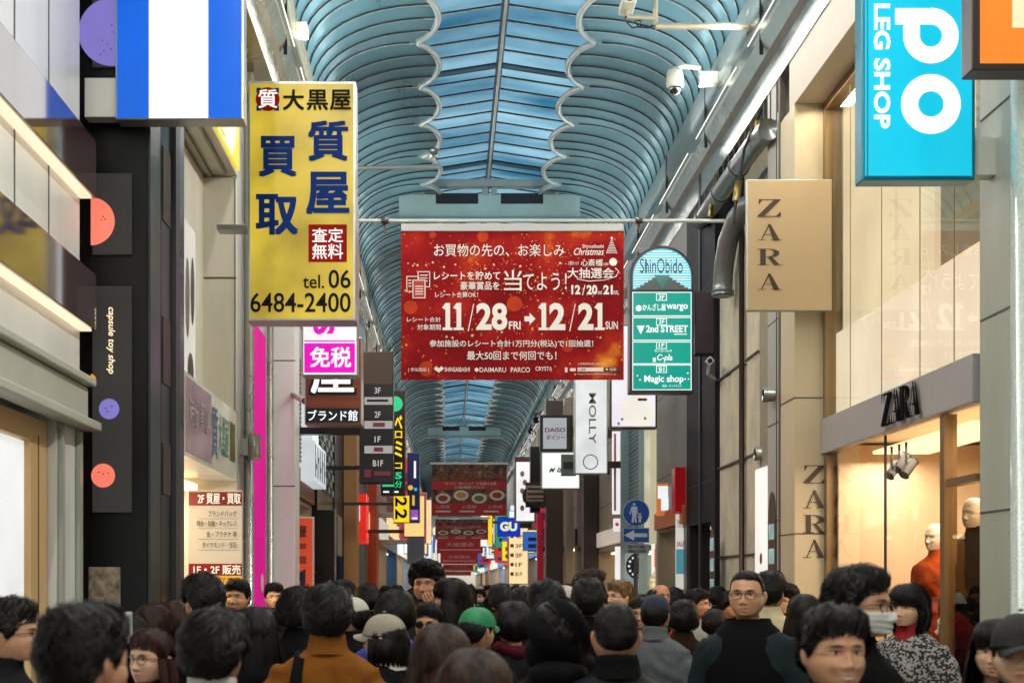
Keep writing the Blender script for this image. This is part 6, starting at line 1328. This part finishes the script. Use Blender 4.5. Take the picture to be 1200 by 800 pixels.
# phone held up at the left
Y = 6.3; x, _, z = P(150, 735, Y); t = thing('phone', 'white smartphone held up in front of the black shop door', 'phone', (x, Y, z))
m = MB(); m.box(x - .008, x + .012, Y - .04, Y + .04, z - .07, z + .07); m.build('case', surf('phone_white', '#d4d6d8', .2, 0, 0), t, bevel=.004).rotation_euler = (0, 0, 0)

# ---- the rest of the crowd, thinning down the arcade
rs = random.Random(5); placed = [(PX(a, c), c) for a, b, c, d_, e in PEOPLE]
hs = ['short', 'short', 'full', 'crop', 'long', 'bowl', 'bob', 'curly']; cs = ['black', 'black', 'charcoal', 'navy', 'grey', 'brown', 'olive', 'slate', 'cream', 'wine']
hn = {'short': 'short dark hair', 'full': 'thick dark hair', 'crop': 'cropped hair', 'long': 'long dark hair', 'bowl': 'rounded dark hair', 'bob': 'bobbed dark hair', 'curly': 'wavy dark hair'}
n = 0
for Y0_, Y1_, N in ((9, 16, 26), (16, 28, 46), (28, 60, 75), (60, 120, 45)):
    tries = 0; k = 0
    while k < N and tries < 4000:
        tries += 1; Y = rs.uniform(Y0_, Y1_); x = rs.uniform(-1.35, 2.9)
        if any((x - a) ** 2 + ((Y - b) * .8) ** 2 < .5 ** 2 for a, b in placed): continue
        h = rs.gauss(1.61, .065); h = min(h, 1.73)
        px = VPX + x / Y * F
        hair = rs.choice(hs); c = rs.choice(cs); away = rs.random() < .58; rot = rs.gauss(180 if away else 0, 18); fem = 1 if hair in ('long', 'bob', 'bowl') else 0
        where = 'amid the crowd' if Y < 16 else 'under the big red banner' if Y < 28 else 'deep in the arcade crowd'
        lb = '%s person with %s %s, %s' % (c, hn[hair], 'walking away' if away else 'facing this way', where)
        placed.append((x, Y)); k += 1
        ex_ = (); u_ = rs.random()
        if u_ < .10: ex_ = (rs.choice(['cap:stone', 'cap:navycap', 'cap:blackcap', 'cap:ivory']),); hair = 'undercap'; lb = '%s person in a cap %s, %s' % (c, 'walking away' if away else 'facing this way', where); fem = 0
        elif u_ < .15: ex_ = (rs.choice(['beanie:beanie_white', 'beanie:black', 'beanie:wine']),); hair = 'undercap'; lb = '%s person in a knitted hat %s, %s' % (c, 'walking away' if away else 'facing this way', where); fem = 0
        elif u_ < .27 and not away: ex_ = ('mask',)
        elif u_ < .36 and not away: ex_ = ('glasses',)
        elif u_ < .45: ex_ = (rs.choice(['strap:black', 'scarf:grey', 'scarf:wine', 'collar:white', 'scarf:cream']),)
        person(x, Y, h, rot, hair, 'brown' if rs.random() < .2 else 'black', 'fem' if fem else rs.choice(['jacket', 'puffer', 'hood']), c, rs.choice([0, 0, 1, 2]), fem, extra=ex_, label=lb, group='crowd: ' + lb)

# ---- figures in the display window
M_mann = surf('mannequin_ivory', '#e0d8c8', .4, 0, .03)
def mannequin(px, ptop, Y, rot, col, label):
    root = thing('mannequin', label, 'mannequin', (PX(px, Y), Y, PZ(ptop, Y) - 1.70)); root.scale = (.92, .92, 1); root.rotation_euler = (0, 0, R(rot))
    piece('body', lib('body_0_0_0_None', lambda: body_mesh(), [SK[0], M_eye, M_iris]), root, [M_mann] * 3); piece('garment', lib('top_coat_None', lambda: cloth_mesh('coat', None, 4), [FAB['black']]), root, [FAB[col]]); piece('trousers', lib('trousers', lower_mesh, [FAB['black']]), root, [FAB['black']])
    pl_ = MB(); X_, Z_ = PX(px, Y), PZ(ptop, Y) - 1.70; me_ = pl_.box(-.25, .25, -.25, .25, .222 - Z_, .05).build('plinth', M_white, None, bevel=.01); me_.parent = root
mannequin(1098, 613, 11.1, -62, 'orange', 'ivory mannequin in orange knit behind the store window')
mannequin(1143, 583, 9.95, -60, 'charcoal', 'ivory mannequin in dark grey jacket behind the store window, nearer the entrance')

# standing price boards on the left
Y = 12.2; t, y = blade('cream price board with dark red headings in the pawn shop doorway', (220, 574, 284, 700), Y, .06, .8, surf('board_rim', '#b9b2a4', .4), lit('cream_board', '#d2c4ac', .6), None, 'price board', name='price_board')
p = MB(); p.rect(221, 576, 283.5, 592, y, 0, 0); p.text('2F 質屋・買取', 232, 577.5, 282, 590, y, 1, .03)
for k, s_ in enumerate(('ブランドバッグ', '時計・指輪・ネックレス', '金・プラチナ 等', 'ダイヤモンド・宝石')):
    a = (598, 609.5, 622, 634.5)[k]; p.text(s_, (244, 231, 242, 237)[k], a, 277.5, a + 7, y, 2, .01); p.rect(232, a + 9, 279, a + 9.6, y, 3, 0)
p.rect(221, 660, 283.5, 674, y, 0, 0); p.text('1F・2F 販売', 227, 661.5, 282, 672.5, y, 1, .03); p.rect(221, 674.5, 283.5, 684, y, 4, 0); p.text('DUTY FREE', 246, 676.5, 281, 682, y, 0, .02)
p.rect(221, 684.5, 283.5, 698, y, 5, 0); p.text('Tax-free Shopping', 230, 690, 262, 695, y, 2, .0)
p.build('lettering', [surf('board_red', '#7c1418', .4, 0, 0), lit('board_cream_letters', '#f2ead8', .8, 0), surf('board_ink', '#3a332c', .5), surf('board_rule', '#8f8778', .5), lit('board_yellow', '#e0ac1c', .8), lit('board_white', '#eeeae2', .8)], t)
Y = 16.45; t, y = blade('orange red price board with big dark characters beside the white pillar', (340, 605, 368, 720), Y, .06, 2.2, surf('board_pale_rim', '#c9c0ae', .4), lit('orange_red_board', '#c8462a', .8), None, 'price board', name='price_board')
p = MB(); p.text('黒屋', 343, 616, 359, 629, y, 0, .05); p.text('ド館', 345, 636, 359, 643, y, 0, .03); p.text('2ヶ国語', 343, 651, 359, 660, y, 0, .03)
p.poly([(PX(a, y), y - .004, PZ(b, y)) for a, b in ((343, 672), (350, 667), (350, 671), (358, 666), (358, 700), (343, 700))][::-1], 1); p.rect(349, 680, 352, 700, y, 2, .006)
p.build('lettering', [surf('board_dark_ink', '#2a1c1a', .4), surf('board_navy', '#262a38', .4), surf('board_pink', '#c8607c', .4)], t)
